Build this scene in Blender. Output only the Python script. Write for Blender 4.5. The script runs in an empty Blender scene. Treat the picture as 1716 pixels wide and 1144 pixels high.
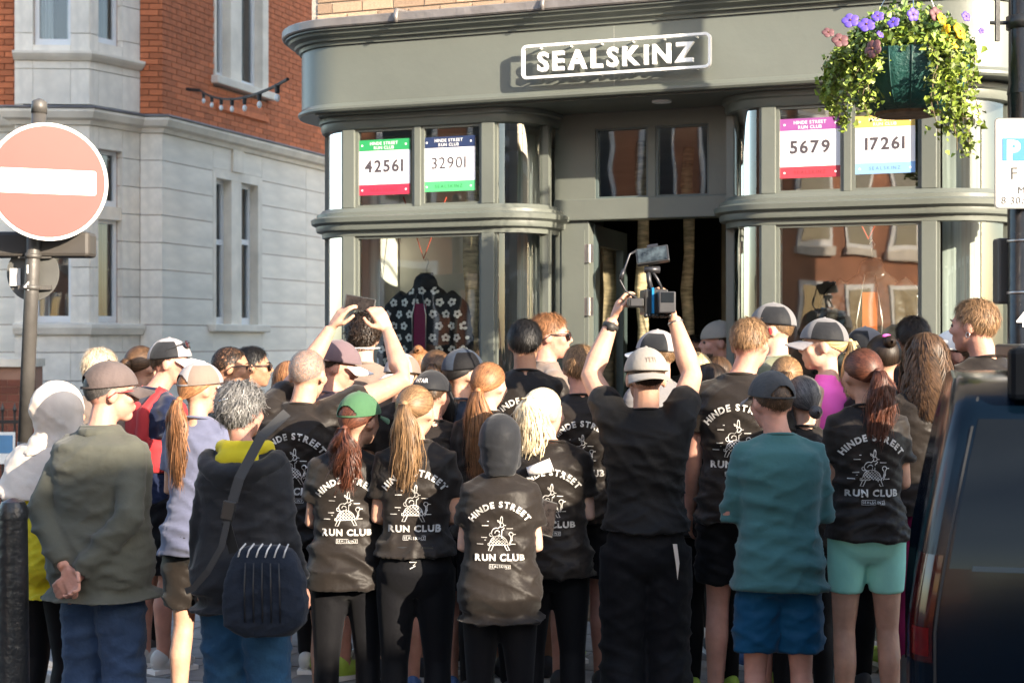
import bpy, math, random
import numpy as np
from mathutils import Vector, Matrix
from mathutils.bvhtree import BVHTree
from math import sin, cos, pi, radians, sqrt, atan2
random.seed(7); RNG = np.random.default_rng(7)
sc = bpy.context.scene
COL = sc.collection
# ---------------------------------------------------------------- camera, sky, sun, exposure
CAMH, F, CX, CY = 1.87, 2600.0, 858.0, 572.0
cam = bpy.data.cameras.new('camera'); camo = bpy.data.objects.new('camera', cam); COL.objects.link(camo)
camo.location = (0, 0, CAMH); camo.rotation_euler = (pi/2, 0, 0)
cam.sensor_width = 36.0; cam.lens = 36.0*F/1716.0; cam.clip_start = .1; cam.clip_end = 2000
cam.dof.use_dof = True; cam.dof.focus_distance = 7.3; cam.dof.aperture_fstop = 4.0
sc.camera = camo
SUN_AZ, SUN_EL = radians(41), radians(18)
SD = Vector((sin(SUN_AZ)*cos(SUN_EL), -cos(SUN_AZ)*cos(SUN_EL), sin(SUN_EL)))
w = bpy.data.worlds.new('World'); sc.world = w; w.use_nodes = True
nt = w.node_tree
sky = nt.nodes.new('ShaderNodeTexSky'); sky.sky_type = 'NISHITA'; sky.sun_disc = False
sky.sun_elevation = SUN_EL; sky.sun_rotation = atan2(SD.x, SD.y)
sky.air_density = 1.0; sky.dust_density = 1.5
nt.links.new(sky.outputs[0], nt.nodes['Background'].inputs[0]); nt.nodes['Background'].inputs[1].default_value = .15
sl = bpy.data.lights.new('sun', 'SUN'); sl.energy = 4.4; sl.angle = radians(.5); sl.color = (1, .86, .68)
slo = bpy.data.objects.new('sun', sl); COL.objects.link(slo); slo.rotation_euler = SD.to_track_quat('Z', 'Y').to_euler()
slo.location = (20, -20, 20)
vs = sc.view_settings; vs.view_transform = 'Standard'; vs.look = 'None'; vs.exposure = 1.85; vs.gamma = 1
sc.cycles.max_bounces = 8; sc.cycles.transparent_max_bounces = 12

def P(px, py, Y):
    return Vector(((px-CX)/F*Y, Y, CAMH-(py-CY)/F*Y))
# ---------------------------------------------------------------- materials
MATS = {}
def mat(name, col, rough=.6, var=.12, nscale=6., bump=0., bscale=60., metal=0., spec=.5, sheen=0., rnd=0., coat=0., stretch=None, emit=None):
    """principled with noise variation in colour, a fine bump and, with rnd, a shift for each island"""
    if name in MATS: return MATS[name]
    m = bpy.data.materials.new(name); m.use_nodes = True; t = m.node_tree; b = t.nodes['Principled BSDF']
    b.inputs['Roughness'].default_value = rough; b.inputs['Metallic'].default_value = metal
    b.inputs['Specular IOR Level'].default_value = spec
    if sheen: b.inputs['Sheen Weight'].default_value = sheen; b.inputs['Sheen Roughness'].default_value = .5
    if coat: b.inputs['Coat Weight'].default_value = coat; b.inputs['Coat Roughness'].default_value = .05
    tc = t.nodes.new('ShaderNodeTexCoord'); src = tc.outputs['Object']
    if stretch:
        mp = t.nodes.new('ShaderNodeMapping'); mp.inputs['Scale'].default_value = stretch
        t.links.new(src, mp.inputs[0]); src = mp.outputs[0]
    n = t.nodes.new('ShaderNodeTexNoise'); n.inputs['Scale'].default_value = nscale; n.inputs['Detail'].default_value = 6
    t.links.new(src, n.inputs['Vector'])
    r = t.nodes.new('ShaderNodeValToRGB')
    c = Vector(col)
    r.color_ramp.elements[0].position = .3; r.color_ramp.elements[1].position = .7
    r.color_ramp.elements[0].color = (*(c*(1-var)), 1); r.color_ramp.elements[1].color = (*(c*(1+var)), 1)
    t.links.new(n.outputs[0], r.inputs[0]); out = r.outputs[0]
    if rnd:
        if rnd > 0:
            g = t.nodes.new('ShaderNodeNewGeometry'); rv = g.outputs['Random Per Island']
        else:
            g = t.nodes.new('ShaderNodeObjectInfo'); rv = g.outputs['Random']
        h = t.nodes.new('ShaderNodeHueSaturation'); mr = t.nodes.new('ShaderNodeMapRange')
        mr.inputs[3].default_value = 1-abs(rnd); mr.inputs[4].default_value = 1+abs(rnd)
        t.links.new(rv, mr.inputs[0]); t.links.new(mr.outputs[0], h.inputs['Value']); t.links.new(out, h.inputs['Color']); out = h.outputs[0]
    t.links.new(out, b.inputs['Base Color'])
    if bump:
        n2 = t.nodes.new('ShaderNodeTexNoise'); n2.inputs['Scale'].default_value = bscale; n2.inputs['Detail'].default_value = 5
        t.links.new(src, n2.inputs['Vector'])
        bp = t.nodes.new('ShaderNodeBump'); bp.inputs['Strength'].default_value = bump; bp.inputs['Distance'].default_value = .02
        t.links.new(n2.outputs[0], bp.inputs['Height']); t.links.new(bp.outputs[0], b.inputs['Normal'])
    MATS[name] = m; return m
def glass(name, tint=(.9, .95, .93), refl=1.0, base=.04):
    if name in MATS: return MATS[name]
    m = bpy.data.materials.new(name); m.use_nodes = True; t = m.node_tree; t.nodes.remove(t.nodes['Principled BSDF'])
    o = t.nodes['Material Output']; tr = t.nodes.new('ShaderNodeBsdfTransparent'); tr.inputs[0].default_value = (*tint, 1)
    gl = t.nodes.new('ShaderNodeBsdfGlossy'); gl.inputs['Roughness'].default_value = .012
    fr = t.nodes.new('ShaderNodeFresnel'); fr.inputs[0].default_value = 1.5
    ma = t.nodes.new('ShaderNodeMath'); ma.operation = 'MULTIPLY_ADD'; ma.inputs[1].default_value = 1.6*refl; ma.inputs[2].default_value = base; ma.use_clamp = True
    tc = t.nodes.new('ShaderNodeTexCoord'); nz = t.nodes.new('ShaderNodeTexNoise'); nz.inputs['Scale'].default_value = 2.2; nz.inputs['Detail'].default_value = 1
    bp = t.nodes.new('ShaderNodeBump'); bp.inputs['Strength'].default_value = .04; bp.inputs['Distance'].default_value = .03
    t.links.new(tc.outputs['Object'], nz.inputs['Vector']); t.links.new(nz.outputs[0], bp.inputs['Height']); t.links.new(bp.outputs[0], gl.inputs['Normal'])
    mx = t.nodes.new('ShaderNodeMixShader')
    t.links.new(fr.outputs[0], ma.inputs[0]); t.links.new(ma.outputs[0], mx.inputs[0]); t.links.new(tr.outputs[0], mx.inputs[1]); t.links.new(gl.outputs[0], mx.inputs[2])
    t.links.new(mx.outputs[0], o.inputs[0]); MATS[name] = m; return m
# ---------------------------------------------------------------- mesh helpers
class MB:
    def __init__(s): s.v = []; s.f = []; s.m = []
    def add(s, v, f, mi=0):
        k = len(s.v); s.v += [tuple(p) for p in v]; s.f += [tuple(i+k for i in q) for q in f]; s.m += [mi]*len(f); return s
    def box(s, c, d, R=None, mi=0):
        c = Vector(c); v = []
        for z in (-.5, .5):
            for y in (-.5, .5):
                for x in (-.5, .5):
                    p = Vector((x*d[0], y*d[1], z*d[2])); v.append(c+(R @ p if R else p))
        return s.add(v, [(0, 2, 3, 1), (4, 5, 7, 6), (0, 1, 5, 4), (2, 6, 7, 3), (0, 4, 6, 2), (1, 3, 7, 5)], mi)
    def b2(s, x0, x1, y0, y1, z0, z1, mi=0): return s.box(((x0+x1)/2, (y0+y1)/2, (z0+z1)/2), (abs(x1-x0), abs(y1-y0), abs(z1-z0)), None, mi)
    def loft(s, rings, cap=True, closed=True, mi=0):
        n = len(rings[0]); v = [p for r in rings for p in r]; f = []
        for i in range(len(rings)-1):
            for j in range(n if closed else n-1):
                a = i*n+j; b = i*n+(j+1) % n; f.append((a, b, b+n, a+n))
        if cap: f.append(tuple(range(n))[::-1]); f.append(tuple(range((len(rings)-1)*n, len(rings)*n)))
        return s.add(v, f, mi)
    def tube(s, pts, rads, n=10, mi=0, cap=True, flat=1.0):
        pts = [Vector(p) for p in pts]
        if not hasattr(rads, '__len__'): rads = [rads]*len(pts)
        rings = []; prev = None
        for i, p in enumerate(pts):
            t = (pts[min(i+1, len(pts)-1)]-pts[max(i-1, 0)]).normalized()
            if prev is None: a = t.orthogonal().normalized()
            else: a = (prev-t*prev.dot(t)).normalized()
            prev = a; b = t.cross(a)
            rings.append([p+(a*cos(2*pi*k/n)+b*sin(2*pi*k/n)*flat)*rads[i] for k in range(n)])
        return s.loft(rings, cap, True, mi)
    def capsule(s, a, b, ra, rb, n=12):
        a = Vector(a); b = Vector(b); t = (b-a); L = t.length or 1e-6; t = t/L; pts = []; rr = []
        for k in range(4): th = pi/2*k/4; pts.append(a-t*ra*cos(th)); rr.append(max(ra*sin(th), 1e-4))
        pts.append(a); rr.append(ra); pts.append(b); rr.append(rb)
        for k in range(3, -1, -1): th = pi/2*k/4; pts.append(b+t*rb*cos(th)); rr.append(max(rb*sin(th), 1e-4))
        ax = t.orthogonal().normalized(); bx = t.cross(ax)
        return s.loft([[p+(ax*cos(2*pi*k/n)+bx*sin(2*pi*k/n))*r for k in range(n)] for p, r in zip(pts, rr)])
    def ell(s, c, r, R=None, nu=16, nv=10, mi=0):
        c = Vector(c); rings = []
        for i in range(nv+1):
            th = pi*(i+.0)/nv; th = min(max(th, .02), pi-.02)
            ring = []
            for k in range(nu):
                p = Vector((r[0]*sin(th)*cos(2*pi*k/nu), r[1]*sin(th)*sin(2*pi*k/nu), -r[2]*cos(th))); ring.append(c+(R @ p if R else p))
            rings.append(ring)
        return s.loft(rings, True, True, mi)
    def grid(s, fn, nu, nv, mi=0, close_u=False):
        v = [fn(i/nu, j/nv) for j in range(nv+1) for i in range(nu+1)]
        return s.add(v, [(j*(nu+1)+i, j*(nu+1)+i+1, (j+1)*(nu+1)+i+1, (j+1)*(nu+1)+i) for j in range(nv) for i in range(nu)], mi)
    def poly(s, pts, y0, y1, mi=0):
        """polygon in x,z extruded along y"""
        n = len(pts); v = [(x, y0, z) for x, z in pts]+[(x, y1, z) for x, z in pts]
        f = [tuple(range(n)), tuple(range(n, 2*n))[::-1]]+[(i, i+n, (i+1) % n+n, (i+1) % n) for i in range(n)]
        return s.add(v, f, mi)
    def mesh(s, name):
        me = bpy.data.meshes.new(name); me.from_pydata(s.v, [], s.f); me.update()
        if any(s.m): me.polygons.foreach_set('material_index', s.m)
        return me
    def obj(s, name, mats, parent=None, smooth=False):
        return link(name, s.mesh(name), mats, parent, smooth)
def link(name, me, mats, parent=None, smooth=False):
    if mats is not None and not me.materials:
        for m in (mats if isinstance(mats, (list, tuple)) else [mats]): me.materials.append(m)
    if smooth is True: me.polygons.foreach_set('use_smooth', [True]*len(me.polygons))
    elif smooth: me.shade_smooth_by_angle(angle=smooth) if hasattr(me, 'shade_smooth_by_angle') else None
    o = bpy.data.objects.new(name, me); COL.objects.link(o); o.parent = parent
    if smooth and smooth is not True and not hasattr(me, 'shade_smooth_by_angle'):
        me.polygons.foreach_set('use_smooth', [True]*len(me.polygons)); me.set_sharp_from_angle(angle=smooth)
    return o
def bevel(o, wd=.005, seg=2):
    m = o.modifiers.new('bevel', 'BEVEL'); m.width = wd; m.segments = seg; m.limit_method = 'ANGLE'; return o
def tag(o, label=None, cat=None, group=None, kind=None):
    for k, v in (('label', label), ('category', cat), ('group', group), ('kind', kind)):
        if v: o[k] = v
    return o
def empty(name, loc, rz=0, label=None, cat=None, group=None):
    o = bpy.data.objects.new(name, None); COL.objects.link(o); o.location = loc; o.rotation_euler = (0, 0, rz); o.empty_display_size = .2
    return tag(o, label, cat, group)
UNIT = None
def unit_box(name, c, d, m, parent, rz=0):
    """a small block sharing one cube mesh per material"""
    key = 'unit_'+m.name
    me = bpy.data.meshes.get(key)
    if me is None: me = MB().box((0, 0, 0), (1, 1, 1)).mesh(key); me.materials.append(m)
    o = bpy.data.objects.new(name, me); COL.objects.link(o); o.parent = parent; o.location = c; o.scale = d; o.rotation_euler = (0, 0, rz); return o
# ---- lettering: each character's mesh taken once from the built-in font
_CH = {}
def char(c, off):
    if (c, off) not in _CH:
        cu = bpy.data.curves.new('t', 'FONT'); cu.body = c; cu.offset = off; cu.resolution_u = 3
        o = bpy.data.objects.new('t', cu); COL.objects.link(o); dg = bpy.context.evaluated_depsgraph_get(); dg.update()
        me = bpy.data.meshes.new_from_object(o.evaluated_get(dg))
        v = [(p.co.x, p.co.y) for p in me.vertices]; f = [tuple(q.vertices) for q in me.polygons]
        bpy.data.objects.remove(o); bpy.data.curves.remove(cu); bpy.data.meshes.remove(me)
        x0 = min(p[0] for p in v); x1 = max(p[0] for p in v)
        _CH[(c, off)] = ([(x-x0, y) for x, y in v], f, x1-x0)
    return _CH[(c, off)]
def text2d(s, size, off=.02, gap=.12, arc=None, serif=0.):
    """flat lettering centred on 0: list of (verts2d, faces); arc = radius (letters stand on a circle)"""
    xs = 0; items = []
    for c in s:
        if c == ' ': xs += .38; continue
        v, f, wd = char(c, off); items.append((xs, v, f, wd)); xs += wd+gap
    tot = xs-gap; V = []; FF = []
    for x0, v, f, wd in items:
        k = len(V); cx = x0+wd/2-tot/2
        if serif:
            v = list(v); f = list(f)
            for (a, b, z) in ((-.07, wd+.07, 0), (-.07, wd+.07, .66)) if False else (): pass
        for x, y in v:
            lx = (x-wd/2)*size; ly = y*size
            if arc: th = cx*size/arc; V.append(((arc+ly)*sin(th)+lx*cos(th), (arc+ly)*cos(th)-lx*sin(th)-arc))
            else: V.append((cx*size+lx, ly))
        FF += [tuple(i+k for i in q) for q in f]
    return V, FF
def letters(name, s, size, M, m, parent, off=.02, gap=.12, depth=.0):
    """lettering as a mesh in the plane given by matrix M (x right, y up, z out)"""
    V, f = text2d(s, size, off, gap)
    v = [M @ Vector((x, y, 0)) for x, y in V]; mb = MB()
    if depth:
        n = len(V); v += [M @ Vector((x, y, -depth)) for x, y in V]
        ed = {}
        for q in f:
            for i in range(len(q)): e = (q[i], q[(i+1) % len(q)]); ed[e] = 1
        side = [(a, a+n, b+n, b) for (a, b) in ed if (b, a) not in ed]
        f = f+side
    mb.add(v, f); return mb.obj(name, m, parent)
def strip2d(pts, wd):
    """thin ribbon along a 2d polyline"""
    V = []; n = len(pts)
    for i, (x, y) in enumerate(pts):
        a = pts[max(i-1, 0)]; b = pts[min(i+1, n-1)]; dx, dy = b[0]-a[0], b[1]-a[1]; L = sqrt(dx*dx+dy*dy) or 1
        V += [(x-dy/L*wd/2, y+dx/L*wd/2), (x+dy/L*wd/2, y-dx/L*wd/2)]
    return V, [(2*i, 2*i+1, 2*i+3, 2*i+2) for i in range(n-1)]
# ================================================================= SETTING
O = Vector((.158, 9.8, 0)); AL = radians(21); DU = Vector((cos(AL), -sin(AL), 0)); NO = Vector((-sin(AL), -cos(AL), 0))
def U(px, w=0.):
    k = (px-CX)/F; o = O+NO*w; return (o.y*k-o.x)/(DU.x-k*DU.y)
def to_local(x, y):
    p = Vector((x, y, 0))-O; return p.dot(DU), -p.dot(NO)
PAVE = .13; KERB = -2.48
def ground(x, y):
    u, yy = to_local(x, y); return PAVE if yy > KERB and u > -3.2 else 0.
asphalt = mat('asphalt', (.055, .055, .057), .85, .25, 3, .5, 180)
flag = mat('flagstone', (.23, .22, .21), .8, .2, 5, .25, 90, rnd=-.15)
kerbm = mat('kerb_granite', (.33, .32, .31), .75, .15, 20, .2, 120)
MB().b2(-300, 300, -300, 300, -.5, 0).obj('road', asphalt)['kind'] = 'structure'
pv = empty('pavement', O, -AL); pv['kind'] = 'structure'
MB().b2(-3.06, 14, KERB+.14, 0.6, .0, PAVE-.012).obj('pavement_bed', mat('mortar_bed', (.16, .155, .15), .9), pv)
for i in range(18):
    bevel(MB().b2(-3.2+i*.92, -3.2+i*.92+.91, KERB, KERB+.135, 0, PAVE).obj('kerb_stone', kerbm, pv), .012)
y = KERB+.145; r = 0
while y < -.03:
    h = min(.47, -.02-y); x = -3.05-(r % 2)*.0
    off = (r % 2)*.3
    x = -3.05
    while x < 4.5:
        wd = .62 if x > -3.05 or not off else .32
        unit_box('paving_slab', (x+wd/2, y+h/2, PAVE-.03), (wd-.008, h-.008, .06+random.uniform(-.002, .002)), flag, pv); x += wd
    y += .48; r += 1
# ---------------------------------------------------------------- SHOP
paint = mat('shop_paint', (.118, .130, .114), .38, .12, 1.5, .05, 30, spec=.5)
paintd = mat('door_paint', (.075, .10, .10), .35, .08, 2)
lead = mat('lead', (.20, .185, .18), .45, .3, 4, .35, 14, metal=.35)
white = mat('white_enamel', (.85, .85, .83), .35, .03)
pane_m = glass('shop_glass', (.88, .93, .91), 1.1, .085)
shop = empty('shop_building', O, -AL, 'grey green corner shop with rounded fascia and two curved bay windows', 'shop')
UA, UB = U(585), U(818); VA, VB = U(1288), U(1557); RC = .31
ZG0, ZG1, ZL, ZH, ZT = 2.75, 3.27, 2.565, 3.37, 2.66
def rpath(ua, ub, r, back, n=9, q=None):
    q = q or r
    p = [((ua-r, back), (-1, 0))]
    for k in range(n+1): a = pi/2*k/n; p.append(((ua-r*cos(a), r-r*sin(a)), (-cos(a), -sin(a))))
    for k in range(n+1): a = pi/2*k/n; p.append(((ub+q*sin(a), q-q*cos(a)), (sin(a), -cos(a))))
    p.append(((ub+q, max(back, q+.02)), (1, 0))); return p
def sweep(path, prof, name, m, parent, smooth=radians(35)):
    mb = MB(); mb.loft([[(p[0]+n[0]*w, p[1]+n[1]*w, z) for w, z in prof] for p, n in path]); return mb.obj(name, m, parent, smooth)
RQ = .44
fpath = rpath(UA, VB, RC, 1.2, q=RQ)
sweep(fpath, [(-.04, 3.372), (.165, 3.372), (.175, 3.385), (.175, 3.40), (.162, 3.41), (.15, 3.425), (.15, 3.80), (-.04, 3.80)], 'fascia', paint, shop)
sweep(fpath, [(-.04, 3.803), (.165, 3.803), (.17, 3.825), (.195, 3.83), (.20, 3.845), (.235, 3.862), (.24, 3.878), (.262, 3.884), (.262, 3.893), (-.04, 3.893)], 'cornice', paint, shop)
lf = sweep(fpath, [(-.04, 3.896), (.275, 3.896), (.283, 3.905), (.283, 3.95), (.275, 3.957), (-.04, 3.985)], 'lead_flashing', lead, shop)
for px in (665, 910, 1165, 1480):
    u = U(px, .28); mb = MB(); mb.tube([(u, -.294, 3.89), (u, -.30, 3.93), (u+.002, -.29, 3.965), (u, -.05, 3.992)], [.014, .016, .016, .015], 8); mb.obj('lead_roll', lead, lf, True)
MB().b2(UA-.2, VB+.2, -.10, 1.1, 3.361, 3.3715).obj('soffit', paint, shop)
mb = MB(); mb.tube([(.78, .12, 3.361), (.78, .12, 3.352)], .06, 24); mb.obj('ceiling_light', white, shop, radians(30))
MB().b2(U(1029, .15)-.001, U(1029, .15)+.001, -.1506, -.1495, 3.43, 3.8).obj('panel_joint', mat('joint_light', (.35, .35, .32), .7), shop)
# sign: eight letters and a rounded frame standing off the fascia
sgn = empty('shop_sign', (0, 0, 0)); sgn.parent = shop
su0, su1, sz = U(875, .23), U(1192, .23), 3.59
def rrect(cx, cz, hw, hh, r, n=6):
    pts = []
    for qx, qz, a0 in ((1, 1, 0), (-1, 1, pi/2), (-1, -1, pi), (1, -1, 3*pi/2)):
        for k in range(n+1): a = a0+pi/2*k/n; pts.append((cx+qx*(hw-r)+r*cos(a), cz+qz*(hh-r)+r*sin(a)))
    return pts
def frame(outer, inner, y0, y1):
    mb = MB(); n = len(outer); mb.loft([[(x, y0, z) for x, z in outer], [(x, y0, z) for x, z in inner], [(x, y1, z) for x, z in inner], [(x, y1, z) for x, z in outer], [(x, y0, z) for x, z in outer]], cap=False); return mb
sc_, hw_, hh_ = (su0+su1)/2, (su1-su0)/2, .105
frame(rrect(sc_, sz, hw_, hh_, .035), rrect(sc_, sz, hw_-.016, hh_-.016, .022), -.245, -.215).obj('frame', white, sgn)
Mx = Matrix(((1, 0, 0, sc_), (0, 0, -1, -.245), (0, 1, 0, sz-.058), (0, 0, 0, 1)))
letters('lettering', 'SEALSKINZ', .160, Mx, white, sgn, .028, .17, .03)
for i in range(6):
    for dz in (-.0935, .0935):
        x = su0+.1+i*(su1-su0-.2)/5; MB().tube([(x, -.15, sz+dz), (x, -.22, sz+dz)], .006, 6).obj('standoff_pin', white, sgn)
def bay(ua, ub, name, rq=RC):
    b = empty(name, (0, 0, 0)); b.parent = shop; path = rpath(ua, ub, RC, .46, q=rq)
    sweep(path, [(-.10, ZG1), (.012, ZG1), (.02, ZG1+.02), (.02, ZG1+.05), (.035, ZG1+.06), (.035, ZH-.011), (-.10, ZH-.011)], 'window_head', paint, b)
    sweep(path, [(-.10, ZL), (.012, ZL), (.015, ZL+.03), (.05, ZL+.04), (.055, ZL+.055), (.055, ZL+.075), (.085, ZL+.09), (.09, ZL+.12), (.07, ZL+.13), (.05, ZL+.135), (.05, ZL+.155), (.03, ZL+.16), (.01, ZG0), (-.10, ZG0)], 'ledge', paint, b)
    sweep(path, [(-.10, .13), (.02, .13), (.02, .25), (.008, .26), (.008, .62), (.05, .64), (.05, .68), (-.10, .68)], 'stall_riser', paint, b)
    for z0, z1, mid in ((ZG0, ZG1, True), (.68, ZL, False)):
        for u in (ua, ub):
            bevel(MB().b2(u-.045, u+.045, -.012, .055, z0, z1).obj('mullion', paint, b), .006)
            for s in (-1, 1): MB().b2(u+s*.052-.006, u+s*.052+.006, .006, .05, z0, z1).obj('bead', paint, b)
        if mid: bevel(MB().b2((ua+ub)/2-.024, (ua+ub)/2+.024, -.004, .05, z0, z1).obj('mullion', paint, b), .005)
        xs = [ua+.046, (ua+ub)/2-.025, (ua+ub)/2+.025, ub-.046] if mid else [ua+.046, ub-.046]
        for i in range(0, len(xs), 2):
            x0, x1 = xs[i], xs[i+1]
            frame([(x0, z0), (x1, z0), (x1, z1), (x0, z1)], [(x0+.018, z0+.018), (x1-.018, z0+.018), (x1-.018, z1-.018), (x0+.018, z1-.018)], .008, .045).obj('sash', paint, b)
            MB().add([(x0, .03, z0), (x1, .03, z0), (x1, .03, z1), (x0, .03, z1)], [(0, 1, 2, 3)]).obj('pane', pane_m, b)
        for sgx, uc in ((-1, ua), (1, ub)):
            q = RC if sgx < 0 else rq; rr = q-.03
            a0, a1 = (radians(10), radians(84))
            MB().grid(lambda s, t: (uc+sgx*rr*sin(a0+(a1-a0)*s), q-rr*cos(a0+(a1-a0)*s), z0+(z1-z0)*t), 14, 1).obj('curved_pane', pane_m, b, True)
            for aa in (radians(85),):
                R = Matrix.Rotation(sgx*aa, 3, 'Z'); MB().box((uc+sgx*(q-.02)*sin(aa), q-(q-.02)*cos(aa), (z0+z1)/2), (.05, .06, z1-z0), R).obj('mullion', paint, b)
    return b
bayL = bay(UA, UB, 'bay_window'); bayR = bay(VA, VB, 'bay_window', RQ)
# door recess
du0, du1, yd = UB+RC, VA-RC, .46
dr = empty('doorway', (0, 0, 0)); dr.parent = shop
jl, jr = U(987, -.46), U(1216, -.46)
bevel(MB().b2(du0-.02, jl, yd, yd+.12, .13, ZT).obj('jamb', paint, dr), .006)
bevel(MB().b2(jr, du1+.02, yd, yd+.12, .13, ZT).obj('jamb', paint, dr), .006)
for j0, j1 in ((du0+.03, jl-.03), (jr+.01, du1-.01)):
    if j1-j0 > .02: MB().b2(j0, j1, yd-.008, yd+.004, .9, ZT-.06).obj('jamb_panel', paint, dr)
t0, t1 = U(997, -yd), U(1188, -yd); tm = (U(1085, -yd)+U(1098, -yd))/2
bevel(MB().b2(du0-.02, du1+.02, yd-.03, yd+.1, ZT, ZT+.14).obj('door_head', paint, dr), .008)
MB().b2(du0-.02, du1+.02, yd, yd+.1, 3.26, 3.361).obj('top_rail', paint, dr)
MB().b2(du0-.02, t0, yd, yd+.1, ZT+.14, 3.26).obj('stile', paint, dr)
MB().b2(t1, du1+.02, yd, yd+.1, ZT+.14, 3.26).obj('stile', paint, dr)
MB().b2(tm-.025, tm+.025, yd+.005, yd+.09, ZT+.14, 3.26).obj('mullion', paint, dr)
for a, b_ in ((t0, tm-.025), (tm+.025, t1)):
    frame([(a, ZT+.14), (b_, ZT+.14), (b_, 3.26), (a, 3.26)], [(a+.014, ZT+.154), (b_-.014, ZT+.154), (b_-.014, 3.246), (a+.014, 3.246)], yd+.015, yd+.06).obj('sash', paintd, dr)
    MB().add([(a, yd+.04, ZT+.14), (b_, yd+.04, ZT+.14), (b_, yd+.04, 3.26), (a, yd+.04, 3.26)], [(0, 1, 2, 3)]).obj('pane', pane_m, dr)
steel = mat('steel', (.55, .54, .52), .3, .1, metal=1.)
for py in (423, 513):
    z = CAMH-(py-CY)*10.05/F; h = MB().b2(jl-.045, jl+.03, yd-.006, yd-.0005, z-.06, z+.06)
    h.tube([(jl+.0, yd-.012, z-.06), (jl+.0, yd-.012, z+.06)], .009, 8); h.obj('hinge', steel, dr)
# open door leaf, swung inwards on its left hinges
lf_ = empty('door_leaf', (jl+.01, yd+.1, 0), radians(93)); lf_.parent = dr
dw = jr-jl-.02
frame([(0, .16), (dw, .16), (dw, ZT-.02), (0, ZT-.02)], [(.12, 1.0), (dw-.12, 1.0), (dw-.12, ZT-.15), (.12, ZT-.15)], 0, .05).obj('leaf_frame', paintd, lf_)
MB().add([(.12, .025, 1.0), (dw-.12, .025, 1.0), (dw-.12, .025, ZT-.15), (.12, .025, ZT-.15)], [(0, 1, 2, 3)]).obj('pane', pane_m, lf_)
# shell and interior
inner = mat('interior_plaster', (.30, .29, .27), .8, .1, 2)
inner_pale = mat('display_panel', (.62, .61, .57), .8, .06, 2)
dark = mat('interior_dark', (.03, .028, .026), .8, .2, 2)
oak = mat('oak_floor', (.16, .11, .07), .5, .2, 5, stretch=(8, 1, 1))
UL, UR = UA-RC, VB+RQ
MB().b2(UL+.02, UR-.02, .02, 6, .02, .145).obj('interior_floor', oak, shop)
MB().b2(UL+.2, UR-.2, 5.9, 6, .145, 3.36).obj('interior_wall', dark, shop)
MB().b2(UL+.005, UL+.2, .62, 6, .145, 3.36).obj('interior_wall', inner_pale, shop)
MB().b2(UR-.2, UR-.005, .62, 6, .145, 3.36).obj('side_wall', paint, shop)
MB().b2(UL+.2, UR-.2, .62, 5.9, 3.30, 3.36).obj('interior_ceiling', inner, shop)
MB().b2(UL+.21, UA+.42, 1.0, 1.04, .7, 3.25).obj('display_panel', inner_pale, shop)
MB().b2(UA+.43, UB+.2, 1.3, 1.34, .7, 3.25).obj('display_panel', mat('display_grey', (.27, .28, .25), .8), shop)
MB().b2(VA-.2, VB+.05, 1.35, 1.39, .7, 3.25).obj('display_panel', mat('display_brown', (.09, .075, .06), .8), shop)
streak = mat('reflection_streak', (.30, .33, .31), .6, .5, 3, stretch=(9, 9, .25)); streakw = mat('reflection_cream', (.55, .52, .42), .6, .4, 3, stretch=(9, 9, .25))  # pale streaks painted on added screens, standing for reflections in the curved panes
for nm_, m_, uc_, q_, sg_ in (('reflection_screen', streak, UB, RC, 1), ('reflection_screen', streakw, VA, RC, -1), ('reflection_screen', streak, VB, RQ, 1), ('reflection_screen', streakw, UA, RC, -1)):
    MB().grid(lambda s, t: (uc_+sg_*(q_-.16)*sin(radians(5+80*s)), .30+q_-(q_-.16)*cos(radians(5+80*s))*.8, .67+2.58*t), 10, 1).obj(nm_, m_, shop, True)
for a, b_ in ((UL+.2, UB+.25), (VA-.25, UR-.2)): MB().b2(a, b_, .12, 1.2, .60, .66).obj('display_deck', oak, shop)
MB().b2(du0+.5, du0+1.2, 3.0, 3.05, .145, 3.3).obj('display_panel', mat('display_tan', (.36, .30, .20), .8), shop)
brickm = mat('stock_brick', (.36, .25, .17), .85, .25, 14, .4, 60, rnd=-.28)
mortar = mat('mortar', (.34, .31, .27), .9, .15, 8, .3, 60)
def brick_wall(parent, org, dv, s0, s1, z0, z1, m, holes=(), L=.215, H=.065, J=.01, proud=.012, limit=300, thick=.05, t=[0]):
    """single bricks; past the limit they are joined in one part"""
    rz = atan2(dv.y, dv.x); nv = Vector((dv.y, -dv.x, 0)); row = 0; z = z0; rest = MB(); cnt = 0; R = Matrix.Rotation(rz, 3, 'Z')
    while z+H <= z1+.001:
        x = s0-(L+J)/2*(row % 2)
        while x < s1:
            a, b = max(x, s0), min(x+L, s1); x += L+J
            segs = [(a, b)]
            for (h0, h1, hz0, hz1) in holes:
                if z+H > hz0 and z < hz1:
                    ns = []
                    for (p, q) in segs:
                        if q <= h0 or p >= h1: ns.append((p, q))
                        else:
                            if p < h0: ns.append((p, h0))
                            if q > h1: ns.append((h1, q))
                    segs = ns
            for (p, q) in segs:
                if q-p < .03: continue
                c = org+dv*((p+q)/2)+nv*(proud-thick/2+random.uniform(-.002, .002)); c = Vector((c.x, c.y, z+H/2))
                if cnt < limit: unit_box('brick', c, (q-p, thick, H), m, parent, rz)
                else: rest.box(c, (q-p, thick, H), R)
                cnt += 1
        z += H+J; row += 1
    if rest.v: tag(rest.obj('brickwork', m, parent), kind='stuff')
MB().b2(UL+.0, UR, .06, 10, 3.99, 11.5).obj('upper_wall', mortar, shop)
brick_wall(shop, Vector((0, .06, 0)), Vector((1, 0, 0)), UL+.05, UR, 3.99, 4.30, brickm)
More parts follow.
